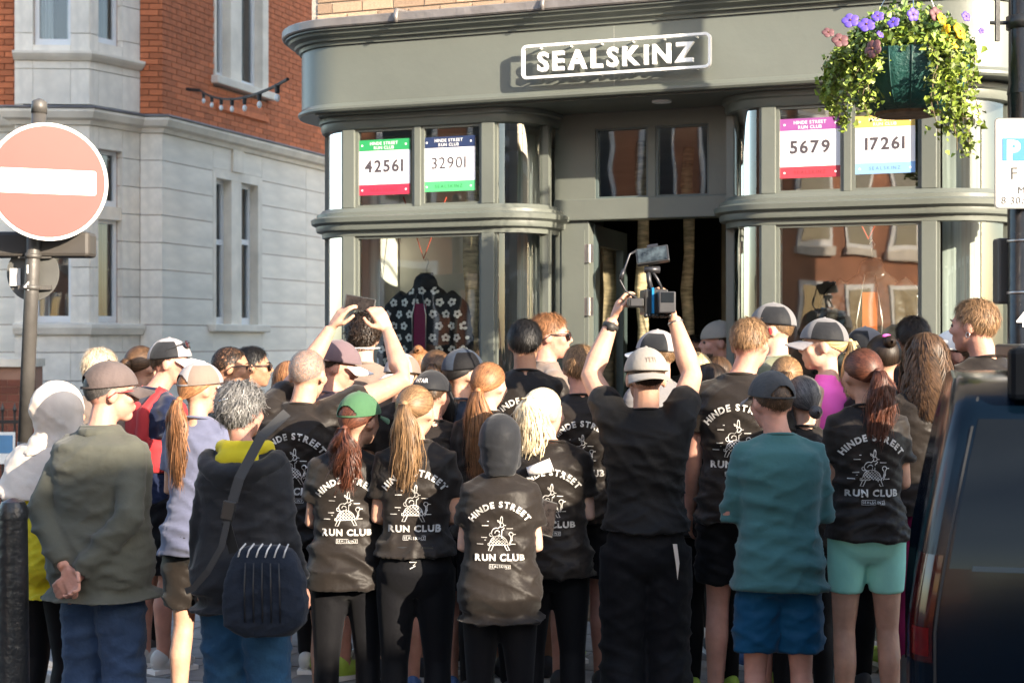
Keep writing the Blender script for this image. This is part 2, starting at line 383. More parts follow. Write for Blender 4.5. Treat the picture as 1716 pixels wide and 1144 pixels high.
MB().b2(UL+.005, UL+.25, 6.01, 10, 0, 3.99).obj('side_wall', mortar, shop)
MB().b2(UL-.0, UL+.10, .47, .61, .13, 3.36).obj('corner_post', paintd, shop)
MB().b2(UR-.25, UR-.005, 6.01, 10, 0, 3.99).obj('side_wall', mortar, shop)
# race-number posters on the glass
def poster(px0, px1, py0, py1, num, top, bot, label, txtcol, topcol, slab):
    u0, u1 = U(px0, -.03), U(px1, -.03); uc = (u0+u1)/2; Yd = (O+DU*uc).y
    z1, z0 = CAMH-(py0-CY)*Yd/F, CAMH-(py1-CY)*Yd/F
    r = empty('number_poster', O+DU*uc+NO*(-.024)+Vector((0, 0, z0)), -AL, label, 'poster', 'race number posters in the bay windows')
    W, H = u1-u0, z1-z0
    MB().b2(-W/2, W/2, 0, .0015, 0, H).obj('sheet', mat('poster_paper', (.8, .78, .8), .5, .03), r)
    MB().b2(-W/2, W/2, -.0012, -.0004, H*.8, H).obj('top_band', mat('band_'+num+'_t', top, .5, .04), r)
    MB().b2(-W/2, W/2, -.0012, -.0004, 0, H*.19).obj('bottom_band', mat('band_'+num+'_b', bot, .5, .04), r)
    def put(nm, s, size, z, m, off, gap=.12):
        letters(nm, s, size, Matrix(((1, 0, 0, 0), (0, 0, -1, -.0022), (0, 1, 0, z), (0, 0, 0, 1))), m, r, off, gap)
    ink = mat('poster_ink', (.06, .05, .06), .6); wh = mat('poster_white', (.8, .8, .8), .6)
    put('number', num, W*.285, H*.42, ink, .028 if slab else .0, .13)
    put('heading', 'HINDE STREET', W*.075, H*.905, wh, .015); put('heading', 'RUN CLUB', W*.075, H*.825, wh, .015)
    put('maker_name', 'SEALSKINZ', W*.085, H*.065, mat('ink_'+num, txtcol, .6), .0, .25)
    mb = MB()
    for sx in (-1, 1):
        for zz in (.09, .9): mb.tube([(sx*W*.42, -.0021, H*zz), (sx*W*.42, -.0014, H*zz)], W*.018, 10)
    mb.obj('eyelets', wh, r)
poster(601, 688, 233, 326, '42561', (.02, .27, .09), (.42, .025, .06), 'race number poster 42561 with green top and red foot', (.25, .02, .04), 0, True)
poster(709, 797, 228, 320, '32901', (.015, .03, .09), (.08, .45, .17), 'race number poster 32901 with navy top and green foot', (.03, .15, .06), 0, False)
poster(1307, 1409, 197, 297, '5679', (.28, .07, .27), (.42, .04, .06), 'race number poster 5679 with purple top and red foot', (.25, .03, .04), 0, True)
poster(1433, 1534, 192, 290, '17261', (.62, .42, .10), (.22, .42, .75), 'race number poster 17261 with yellow top and blue foot', (.12, .2, .4), 0, True)
# birch trunks inside
birch = mat('birch_bark', (.50, .40, .24), .8, .55, 9, .5, 30, stretch=(1, 1, 5))
def trunk(u, y, r, z0, label):
    c = O+DU*u-NO*y; mb = MB(); n = 12
    mb.tube([(c.x+.012*sin(k*2.1+u), c.y+.012*cos(k*1.7), z0+(3.295-z0)*k/n) for k in range(n+1)], [r*(1+.08*sin(k*2.3+u*5)) for k in range(n+1)], 14)
    o = mb.obj('birch_trunk', birch, None, True); tag(o, label, 'birch trunk', 'birch trunks inside the shop')
trunk(U(790, -.75), .75, .055, .661, 'birch trunk standing beside the floral jacket in the bay window')
trunk(U(1072, -1.5)+.02, 1.5, .042, .146, 'slim pale birch trunk just inside the open door')
trunk(U(1140, -1.9)+.06, 1.9, .042, .146, 'birch trunk deeper inside the dark doorway')
strapm = mat('red_strap', (.45, .06, .03), .6)
def straps(pts, label):
    mb = MB(); rt = empty('hanging_strap', pts[1], 0, label, 'strap', 'red straps holding garments in the windows')
    p = [Vector(q)-Vector(pts[1]) for q in pts]; mb.tube(p, .006, 6); mb.obj('cord', strapm, rt)
def SP(px, py, w): 
    u = U(px, w); c = O+DU*u+NO*w; return Vector((c.x, c.y, CAMH-(py-CY)*c.y/F))
straps([SP(676, 330, -.5), SP(710, 433, -.5), SP(748, 330, -.5)], 'red strap in a V above the floral jacket')
straps([SP(1420, 330, -.6), SP(1455, 400, -.6), SP(1490, 330, -.6)], 'red strap in a V above the dark jacket')
# ---------------------------------------------------------------- STONE AND BRICK BUILDING
stone = mat('portland_stone', (.84, .765, .66), .8, .12, 2, .2, 40, rnd=-.04)
stoned = mat('stone_dressing', (.80, .72, .61), .8, .16, 3, .2, 40)
redbrick = mat('red_brick', (.56, .17, .07), .85, .2, 10, .3, 60, rnd=-.22)
redmortar = mat('red_mortar', (.36, .20, .14), .9, .1, 8)
sashw = mat('sash_white', (.78, .79, .80), .4, .03)
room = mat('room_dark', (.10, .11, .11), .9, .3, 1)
curtain = mat('curtain', (.5, .52, .52), .9, .25, 4, stretch=(9, 9, .3))
winglass = glass('window_glass', (.8, .86, .88), 1.0, .06)
C0 = Vector((-.2254*19, 19, 0))
bld = empty('stone_building', C0, 0, 'pale stone building with red brick upper floor and canted bay', 'building')
def wall_face(org, dv, s0, s1, z0, z1, holes, course=.33, bl=.95, T=.1, m=stone):
    nv = Vector((dv.y, -dv.x, 0)); rz = atan2(dv.y, dv.x); z = z0; row = 0
    while z < z1-.02:
        zt = min(z+course, z1); x = s0
        cuts = sorted({s0, s1, *[h for q in holes for h in q[:2] if s0 < h < s1]})
        for a, b in zip(cuts, cuts[1:]):
            n = max(1, round((b-a)/bl)); 
            for k in range(n):
                p, q = a+(b-a)*k/n, a+(b-a)*(k+1)/n
                zz0, zz1 = z, zt; mid = (p+q)/2; skip = False
                for h in holes:
                    if h[0] <= mid <= h[1]:
                        if zz0 >= h[2]-.01 and zz1 <= h[3]+.01: skip = True
                        elif zz0 < h[2] < zz1: zz1 = h[2]
                        elif zz0 < h[3] < zz1: zz0 = h[3]
                if skip or zz1-zz0 < .03: continue
                c = org+dv*mid+nv*(-T/2+random.uniform(0, .002)); unit_box('stone_block', (c.x, c.y, (zz0+zz1)/2), (q-p-.004, T, zz1-zz0-.009), m, bld, rz)
        z = zt; row += 1
def bx(name, org, dv, s0, s1, n0, n1, z0, z1, m, parent=None):
    nv = Vector((dv.y, -dv.x, 0)); R = Matrix.Rotation(atan2(dv.y, dv.x), 3, 'Z')
    c = org+dv*((s0+s1)/2)+nv*((n0+n1)/2); mb = MB().box((c.x, c.y, (z0+z1)/2), (abs(s1-s0), abs(n1-n0), abs(z1-z0)), R); return mb.obj(name, m, parent or bld)
def sash(org, dv, s0, s1, z0, z1, transom=None, deep=.12, cw=.35, bars=.055):
    win = empty('window', (0, 0, 0)); win.parent = bld
    for a, b, c, d in ((s0, s0+bars, z0, z1), (s1-bars, s1, z0, z1), (s0+bars, s1-bars, z0, z0+bars*1.7), (s0+bars, s1-bars, z1-bars, z1)): bx('frame', org, dv, a, b, -deep-.05, -deep, c, d, sashw, win)
    if transom: bx('meeting_rail', org, dv, s0+bars, s1-bars, -deep-.045, -deep+.012, transom-.035, transom+.035, sashw, win)
    nv = Vector((dv.y, -dv.x, 0)); q = [org+dv*s+nv*(-deep-.03) for s in (s0, s1)]
    MB().add([(q[0].x, q[0].y, z0), (q[1].x, q[1].y, z0), (q[1].x, q[1].y, z1), (q[0].x, q[0].y, z1)], [(0, 1, 2, 3)]).obj('pane', winglass, win)
    wd = (s1-s0)
    def cur(a, b):
        mb = MB(); mb.grid(lambda s, t: tuple(org+dv*(a+(b-a)*s)+nv*(-deep-.16+.02*sin(s*(b-a)*90))+Vector((0, 0, z0+(z1-z0)*t))), 24, 1); mb.obj('curtain', curtain, win, True)
    cur(s0, s0+wd*cw); cur(s1-wd*cw*.6, s1)
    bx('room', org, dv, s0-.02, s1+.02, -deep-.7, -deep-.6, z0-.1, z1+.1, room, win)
Z3 = Vector((0, 0, 0)); DS = Vector((.326, .946, 0)).normalized()
def S(px): k = (px-CX)/F; return (19*k-C0.x)/(DS.x-DS.y*k)
def ZS(py, px): return CAMH-(py-CY)*(19+DS.y*S(px))/F
h1, h2, hm0, hm1 = S(362), S(432), S(388), S(405)
wz0, wz1 = ZS(543, 375), ZS(300, 375)
ZC = 4.42
side_holes = [(h1-.08, h2+.12, wz0-.02, wz1+.12)]
bx('backing', Z3, DS, .1, h1-.06, -.5, -.012-.1+.09, .3, ZC, redmortar); bx('backing', Z3, DS, h2+.1, 7, -.5, -.022, .3, ZC, redmortar)
bx('backing', Z3, DS, h1-.06, h2+.1, -.5, -.022, .3, wz0-.05, redmortar); bx('backing', Z3, DS, h1-.06, h2+.1, -.5, -.022, wz1+.12, ZC, redmortar)
wall_face(Z3, DS, 0, 6.6, .4, ZC, side_holes, .335, 1.3)
sash(Z3, DS, h1, hm0, wz0, wz1, ZS(405, 375)); sash(Z3, DS, hm1, h2, wz0, wz1, ZS(405, 418))
bx('window_mullion', Z3, DS, hm0, hm1, -.15, .0, wz0, wz1, stoned); bx('window_surround', Z3, DS, h1-.08, h1, -.16, .004, wz0, wz1, stoned); bx('window_surround', Z3, DS, h2, h2+.12, -.16, .004, wz0, wz1, stoned)
bx('window_lintel', Z3, DS, h1-.08, h2+.12, -.16, .006, wz1, wz1+.12, stoned); bevel(bx('window_sill', Z3, DS, h1-.18, h2+.22, -.16, .09, wz0-.1, wz0, stoned), .015)
bx('keystone', Z3, DS, (hm0+hm1)/2-.14, (hm0+hm1)/2+.14, -.02, .03, wz1+.12, ZC, stoned)
# cornice round the building
FR = Vector((1, .03, 0)).normalized(); A1 = Vector((-4.55, 18.985, 0))-C0; B1 = Vector((-4.98, 18.3, 0))-C0; B0 = Vector((-5.86, 18.26, 0))-C0; A0 = Vector((-5.9, 18.93, 0))-C0; W0 = Vector((-8, 18.9, 0))-C0
def moulding(pts, prof, name, m):
    rings = []
    for i, p in enumerate(pts):
        d0 = (p-pts[i-1]).normalized() if i else (pts[1]-p).normalized(); d1 = (pts[i+1]-p).normalized() if i < len(pts)-1 else d0
        n0 = Vector((d0.y, -d0.x, 0)); n1 = Vector((d1.y, -d1.x, 0)); n = (n0+n1)/(1+n0.dot(n1)); rings.append([(p.x+n.x*w, p.y+n.y*w, z) for w, z in prof])
    return MB().loft(rings).obj(name, m, bld)
line = [W0, A0, B0, B1, A1, Vector((0, -.01, 0)), DS*6.6]
moulding(line, [(-.1, ZC), (.03, ZC), (.05, ZC+.05), (.12, ZC+.07), (.16, ZC+.14), (.16, ZC+.17), (-.1, ZC+.19)], 'cornice', stoned)
moulding(line, [(-.1, ZC+.193), (.17, ZC+.175), (.175, ZC+.19), (.165, ZC+.205), (-.1, ZC+.235)], 'lead_flashing', lead)
# upper red brick on the side, with a twin window
u1, u2, um0, um1 = S(362), S(445), S(386), S(404); uz0 = ZS(132, 375)
uh = [(u1-.05, u2+.06, uz0-.12, 9)]
brick_wall(bld, Z3, DS, 0, 6.6, ZC+.24, 7.4, redbrick, uh, proud=.0)
bx('upper_backing', Z3, DS, .1, u1-.05, -.5, -.012, ZC+.24, 10, redmortar); bx('upper_backing', Z3, DS, u2+.06, 7, -.5, -.012, ZC+.24, 10, redmortar); bx('upper_backing', Z3, DS, u1-.05, u2+.06, -.5, -.012, ZC+.24, uz0-.13, redmortar)
sash(Z3, DS, u1, um0, uz0, 7.6, None); sash(Z3, DS, um1, u2-.1, uz0, 7.6, None)
bx('window_mullion', Z3, DS, um0, um1, -.2, .01, uz0, 7.6, stoned); bx('window_surround', Z3, DS, u1-.05, u1, -.2, .012, uz0, 7.6, stoned); bx('window_surround', Z3, DS, u2-.1, u2+.06, -.2, .012, uz0, 7.6, stoned)
bevel(bx('window_sill', Z3, DS, u1-.12, u2+.14, -.2, .1, uz0-.11, uz0-.002, stoned), .015)
bx('brick_apron', Z3, DS, u1, u2+.05, -.02, .03, uz0-.42, uz0-.34, redbrick); bx('brick_apron', Z3, DS, u1+.1, u2-.1, -.02, .028, uz0-.34, uz0-.27, redbrick)
# return between bay and corner, canted bay side, bay front
d1 = (-A1).normalized(); L1 = A1.length
wall_face(A1, d1, 0, L1-.003, .4, ZC, [], .335, 1.); brick_wall(bld, A1, d1, 0, L1, ZC+.24, 7.4, redbrick, limit=60, proud=.0)
bx('backing', A1, d1, -.0, L1-.03, -.3, -.03, .3, 10, redmortar)
d2 = (A1-B1).normalized(); L2 = (A1-B1).length; d3 = (B1-B0).normalized(); L3 = (B1-B0).length
def SC(px, A, d): k = (px-CX)/F; a = A+C0; return (a.y*k-a.x)/(d.x-d.y*k)
def ZY(py, A, d, s): return CAMH-(py-CY)*((A+C0+d*s).y)/F
for A, d, L, pxa, pxb in ((B1, d2, L2, 165, 205), (B0, d3, L3, 55, 118)):
    a, b = SC(pxa, A, d), SC(pxb, A, d); sm = (a+b)/2
    za, zb, zc_, zd = ZY(540, A, d, sm), ZY(368, A, d, sm), ZY(346, A, d, sm), ZY(252, A, d, sm)
    u_0 = ZY(75, A, d, sm)
    hs = [(a, b, za, zd), (a, b, u_0, 9)]
    wall_face(A, d, 0.004, L-.004, .4, ZC, hs, .335, .8); wall_face(A, d, 0.004, L-.004, ZC+.24, 7.4, hs, .42, .8)
    for q0, q1, r0, r1 in ((0.03, a, .3, 10), (b, L-.03, .3, 10), (a, b, .3, za), (a, b, zd, u_0-.02)): bx('backing', A, d, q0, q1, -.28, -.09, r0, r1, redmortar)
    sash(A, d, a, b, za, zb, None, .1, .3, .045); sash(A, d, a, b, zc_, zd, None, .1, .3, .045); sash(A, d, a, b, u_0, 7.6, None, .1, .4, .05)
    bx('window_transom', A, d, a, b, -.16, -.02, zb, zc_, stoned)
dw_ = (A0-W0).normalized(); lw_ = (A0-W0).length
wall_face(W0, dw_, 0, lw_, .4, ZC, [], .335, 1.); brick_wall(bld, W0, dw_, .8, lw_, ZC+.24, 7.4, redbrick, limit=150, proud=.0); bx('backing', W0, dw_, 0, lw_, -.3, -.03, .3, 10, redmortar)
d4 = (B0-A0).normalized(); bx('bay_return', A0, d4, .0, (B0-A0).length-.01, -.1, -.004, .3, 10, stone)
moulding([B0, B1, A1+d2*.0], [(-.05, 5.18), (.03, 5.18), (.07, 5.22), (.09, 5.25), (.09, 5.28), (-.05, 5.30)], 'sill_band', stoned)
moulding([B0, B1, A1], [(-.05, ZY(556, B1, d2, .2)-.03), (.05, ZY(556, B1, d2, .2)-.03), (.08, ZY(548, B1, d2, .2)-.01), (.08, ZY(542, B1, d2, .2)-.01), (-.05, ZY(540, B1, d2, .2))], 'sill_band', stoned)
bx('roof', Z3, DS, -1, 7, -6, -.6, 9.9, 10.1, lead)
bx('core', Z3, DS, .4, 7, -5, -1.4, .0, 9.9, room)
# string of festoon bulbs slung from brick wall to shop
ff = empty('festoon_cable', Vector((0, 0, 0)), 0, 'black festoon cable with white bulbs slung from the brick wall', 'festoon')
pa, pb = P(335, 152, 18.9), P(482, 133, 10.9)
cab = [pa.lerp(pb, t)+Vector((0, 0, -.35*4*t*(1-t)*.35)) for t in [k/14 for k in range(15)]]
MB().tube(cab, .012, 6).obj('cable', mat('black_rubber', (.02, .02, .02), .6), ff)
for k in range(1, 14, 2):
    p = cab[k]; MB().tube([p, p-Vector((0, 0, .06))], [.02, .018], 8).obj('socket', MATS['black_rubber'], ff); MB().ell(p-Vector((0, 0, .095)), (.020, .020, .03)).obj('bulb', white, ff, True)
MB().tube([pa+Vector((-.2, .2, .05)), pa], [.02, .02], 6).obj('bracket', MATS['black_rubber'], ff)
# garden wall and railings by the stone building
gw = empty('garden_wall', Vector((-7, 15.4, 0)), 0, 'low red brick wall behind the black railings', 'wall')
gw_b = mat('garden_brick', (.20, .065, .04), .85, .25, 10, .3, 60, rnd=-.25)
MB().b2(0, 2.25, .03, .3, 0, 1.62).obj('core', redmortar, gw); brick_wall(gw, Vector((0, .03, 0)), Vector((1, 0, 0)), 1.2, 2.25, .0, 1.55, gw_b)
MB().b2(-.02, 2.27, -.03, .32, 1.62, 1.70).obj('coping', stoned, gw)
rl = empty('iron_railing', Vector((-5.6, 14.6, 0)), 0, 'black iron railing with spiked bars by the stone building', 'railing')
blk = mat('black_iron', (.02, .021, .022), .4, .2, 6, .1, 40)
for i in range(11):
    x = .0+i*.115; mb = MB(); mb.tube([(x, 0, .13), (x, 0, 1.2)], .011, 8); mb.tube([(x, 0, 1.2), (x, 0, 1.23), (x, 0, 1.3)], [.012, .02, .001], 8); mb.obj('bar', blk, rl)
for z in (.25, 1.1): MB().b2(-.05, 1.2, -.012, .012, z, z+.03).obj('rail', blk, rl)
MB().b2(-.1, 1.25, -.1, .1, 0, .13).obj('plinth', stoned, rl)
nt_ = MB().b2(.76, .93, -.02, -.014, .72, 1.02).obj('notice', white, rl); MB().b2(.78, .91, -.0225, -.0205, .82, .99).obj('notice_picture', mat('notice_blue', (.1, .25, .45), .5), nt_)
# ---------------------------------------------------------------- houses across the street, behind the camera (red terrace shows in the glass; the rest are added to shade and reflect)
def house(name, c, ax, ln, dp, h, m, label, chim=()):
    """box house; ax: direction of its front wall, front faces right of ax"""
    a = Vector(ax).normalized(); r = empty(name, c, atan2(a.y, a.x), label, 'house', 'houses across the street')
    MB().b2(0, ln, 0, dp, 0, h).obj('wall', m, r); MB().b2(-.05, ln+.05, -.12, .1, h-.35, h-.15).obj('cornice', stoned, r)
    nb = int(ln/1.7)
    for i in range(nb):
        for z in ((1.0, 3.9) if h < 8 else (.9, 3.7, 6.1, 8.7)):
            if z+2.1 > h-.4: continue
            x = .45+i*ln/nb; w_ = MB().b2(x-.12, x+1.02, -.03, .05, z, z+2.1).obj('window', sashw, r); MB().b2(x, x+.9, -.04, -.032, z+.1, z+2.0).obj('pane', mat('far_pane', (.05, .06, .07), .05), w_); MB().b2(x-.2, x+1.1, -.09, .04, z-.16, z-.002).obj('sill', stoned, r)
    for x, w_, t in chim: MB().b2(x, x+w_, .5, .5+w_, h, t).obj('chimney', m, r)
    return r
hb = mat('terrace_brick', (.42, .17, .085), .85, .3, 1.2, .3, 30)
hs_ = mat('terrace_stucco', (.34, .31, .27), .8, .1, 1)
ts, ps = Vector((cos(SUN_AZ), sin(SUN_AZ), 0)), Vector((sin(SUN_AZ), -cos(SUN_AZ), 0))
def AB(a, b): return ts*a+ps*b
house('added_brick_house', AB(5.35, 9), -ts, 1.8, 6, 5.25, hb, 'low brick house added behind the photographer with one chimney for shade', ())  # added houses, roof heights stepped to shade chosen parts of the crowd
house('added_stucco_house', AB(3.55, 9), -ts, 7., 6, 6.2, hs_, 'stucco house added behind the photographer for shade beside the low brick house')
house('added_brick_house', AB(13.0, 9), -ts, 7.64, 6, 5.1, hb, 'long low brick house added behind the photographer for shade opposite the van')
MB().b2(0, .55, 0, .55, 0, 5.92).obj('chimney', hb, empty('added_chimney_stack', AB(5.32, 8.44), atan2(-ts.y, -ts.x), 'brick chimney stack added at the low brick house to shade the cameraman', 'chimney'))  # unseen stack added to drop its shadow on the cameraman
house('red_terrace', Vector((-9, -24, 0)), (0, 1, 0), 27, 5, 8.6, hb, 'tall red brick terrace along the side street behind the photographer')
house('added_grey_terrace', Vector((11, -13, 0)), (-1, 0, 0), 12, 5, 11.5, hs_, 'stucco terrace added straight behind the photographer to darken reflections')  # unseen, added to darken the van's reflections and cut sky fill
# ================================================================= PEOPLE: builders
JOBS = []          # (object, voxel, smooth iterations, wrinkle, print, seed) remeshed together at the end
def remesh_obj(mb, name, m, parent, voxel, smooth=3, wr=0., pr=None, sag=1.):
    o = mb.obj(name, m, parent, True)
    r = o.modifiers.new('r', 'REMESH'); r.mode = 'VOXEL'; r.voxel_size = voxel; r.use_smooth_shade = True
    if smooth: s = o.modifiers.new('s', 'SMOOTH'); s.factor = .5; s.iterations = smooth
    JOBS.append((o, wr, pr, sag)); return o
def folds(co, no, amp, rg, sag):
    """cloth folds: warped waves, stronger towards the waist and under the arms"""
    d = np.zeros(len(co)); x, y, z = co.T
    zr = (z-z.min())/(np.ptp(z)+1e-6)
    for k in range(10):
        sx = rg.choice([-1, 1]); fz = rg.uniform(28, 85); fx = rg.uniform(8, 45)*sx; ph = rg.uniform(0, 6.28)
        warp = rg.uniform(.8, 2.4)*np.sin(x*rg.uniform(6, 14)+z*rg.uniform(4, 10)+rg.uniform(0, 6))+np.sin(y*rg.uniform(8, 16)+ph)
        wv = (1-np.abs(np.sin((fz*z+fx*(x+.4*y)+ph+warp)/2)))**2.2-.28
        mask = np.clip(np.sin(x*rg.uniform(6, 15)+z*rg.uniform(6, 13)+y*5+rg.uniform(0, 6)), 0, 1)
        d += wv*mask*(.3+.7*(1-zr)**sag)*1.3
    return co+no*(amp*d/2.2)[:, None]
def ring(z, cx, cy, rx, ry, n=28, e=2.4):
    out = []
    for k in range(n):
        a = 2*pi*k/n; c, s = cos(a), sin(a)
        out.append(Vector((cx+rx*abs(c)**(2/e)*(1 if c >= 0 else -1), cy+ry*abs(s)**(2/e)*(1 if s >= 0 else -1), z)))
    return out
TORSO = {'m': [(.84, 0, .13, .10), (.93, -.015, .158, .118), (1.02, -.01, .148, .108), (1.12, 0, .140, .102), (1.25, 0, .152, .112), (1.36, -.012, .166, .106), (1.43, -.015, .152, .084), (1.475, -.012, .10, .068), (1.51, -.01, .06, .06)],
         'f': [(.84, 0, .13, .10), (.92, -.02, .170, .128), (1.0, -.012, .155, .11), (1.1, 0, .126, .093), (1.22, .004, .140, .108), (1.34, -.008, .158, .102), (1.42, -.014, .143, .08), (1.465, -.012, .085, .06), (1.50, -.01, .05, .052)]}
POSES = {'down': ((.212, -.03, 1.14), (.225, .05, .90)), 'front': ((.205, .01, 1.14), (.06, .21, 1.13)), 'crossed': ((.225, .03, 1.16), (-.02, .22, 1.20)),
         'behind': ((.255, -.12, 1.15), (.03, -.20, .945)), 'chest': ((.22, .04, 1.17), (.10, .22, 1.32)), 'hip': ((.30, -.04, 1.17), (.20, .06, 1.0))}
SKIN = {k: mat('skin_'+k, c, .55, .14, 16, .12, 70, spec=.3) for k, c in dict(fair=(.50, .28, .195), pale=(.56, .35, .265), tan=(.36, .19, .12), rosy=(.50, .255, .19)).items()}
for m_ in SKIN.values():
    b_ = m_.node_tree.nodes['Principled BSDF']; b_.inputs['Subsurface Weight'].default_value = .12; b_.inputs['Subsurface Radius'].default_value = (.012, .004, .002)
def cloth(name, col, rough=.8, sheen=.25, bump=.16, var=.08, bs=26): return mat('cloth_'+name, col, rough, var, 5, bump, bs, sheen=sheen, spec=.12)
CL = dict(black=cloth('black', (.018, .0145, .0125), .45, .10), ink=cloth('ink', (.006, .006, .0075), .65, .05), navy=cloth('navy', (.008, .014, .042), .7), olive=cloth('olive', (.080, .082, .067), .85, .1),
          denim=cloth('denim', (.028, .05, .10), .85, .1, .5, .3), jeans=cloth('jeans', (.02, .065, .13), .85, .1, .5, .3), yellow=cloth('yellow', (.52, .43, .02), .7, .1), cream=cloth('cream', (.60, .52, .45), .7, .1),
          teal=cloth('teal', (.045, .125, .125), .75, .2), blue=cloth('blue', (.005, .06, .13), .6, .1), mint=cloth('mint', (.32, .70, .58), .6, .1), pink=cloth('pink', (.88, .13, .52), .6, .1),
          red=cloth('red', (.36, .03, .035), .6, .1), charcoal=cloth('charcoal', (.017, .018, .021), .6, .15), taupe=cloth('taupe', (.19, .145, .12), .8, .2), grey=cloth('grey', (.16, .155, .16), .8, .2),
          mauve=cloth('mauve', (.13, .09, .10), .7, .2), green=cloth('green', (.055, .13, .065), .85, .1), beige=cloth('beige', (.27, .245, .215), .85, .1), lightgrey=cloth('lightgrey', (.29, .27, .275), .8, .1), white=cloth('white', (.78, .76, .74), .8, .1),
          slate=cloth('slate', (.028, .038, .058), .75, .1), crimson=cloth('crimson', (.22, .012, .07), .6, .1), wash=cloth('wash', (.05, .052, .055), .9, .1, .3, .35), brownp=cloth('brownp', (.075, .058, .055), .9, .1, .3, .6, 30), lilac=cloth('lilac', (.12, .13, .20), .8), mudgreen=cloth('mudgreen', (.13, .14, .09), .8))
HAIRC = dict(black=(.008, .007, .007), dark=(.022, .013, .008), brown=(.075, .04, .02), light=(.20, .115, .055), ginger=(.23, .105, .045), auburn=(.085, .028, .015), blond=(.50, .36, .18), platinum=(.72, .60, .40), grey=(.17, .165, .16), sandy=(.24, .14, .07), pale=(.62, .50, .36), salt=(.10, .09, .085))
def hairmat(c): return mat('hair_'+c, HAIRC[c], .5, .25, 30, rnd=.6, spec=.4)
EC = np.array((0, -.012, .028)); ER = np.array((.082, .101, .094))
def edir(phi, a): return np.stack([np.sin(phi)*np.sin(a), np.sin(phi)*np.cos(a), np.cos(phi)], -1)     # a = 0 front
def phimax(a, back=138): 
    t = (1-np.cos(a))/2; return np.radians(52+(98-52)*np.clip(t*2, 0, 1)+(back-98)*np.clip(t*2-1, 0, 1))
def roots(n, back=138, phi0=0.):
    a = RNG.uniform(-pi, pi, n*2); ph = np.arccos(RNG.uniform(-.75, 1, n*2)); ok = (ph < phimax(a, back)) & (ph > phi0); return ph[ok][:n], a[ok][:n]
def ribbons(Pk, Nk, wd):
    """Pk (n,k,3) strand points, Nk outward normals, wd (k,) widths -> verts, faces"""
    n, k, _ = Pk.shape; T = np.gradient(Pk, axis=1); B = np.cross(T, Nk); B /= np.linalg.norm(B, axis=-1, keepdims=True)+1e-9
    wd = np.asarray(wd)[None, :, None]; V = np.stack([Pk-B*wd/2, Pk+B*wd/2], 2).reshape(-1, 3)
    base = (np.arange(n)*k*2)[:, None]+(np.arange(k-1)*2)[None, :]; base = base.ravel()
    return V, np.stack([base, base+1, base+3, base+2], 1)
def shell(back=126, infl=1.012, n=26):
    V = []; f = []; nr = 9
    for j in range(nr+1):
        for i in range(n):
            a = -pi+2*pi*i/n; p = max(phimax(np.array(a), back)*j/nr, .01); V.append(EC+ER*infl*edir(np.array(p), np.array(a)))
    for j in range(nr):
        for i in range(n): a = j*n+i; b = j*n+(i+1) % n; f.append((a, b, b+n, a+n))
    return np.array(V), np.array(f)
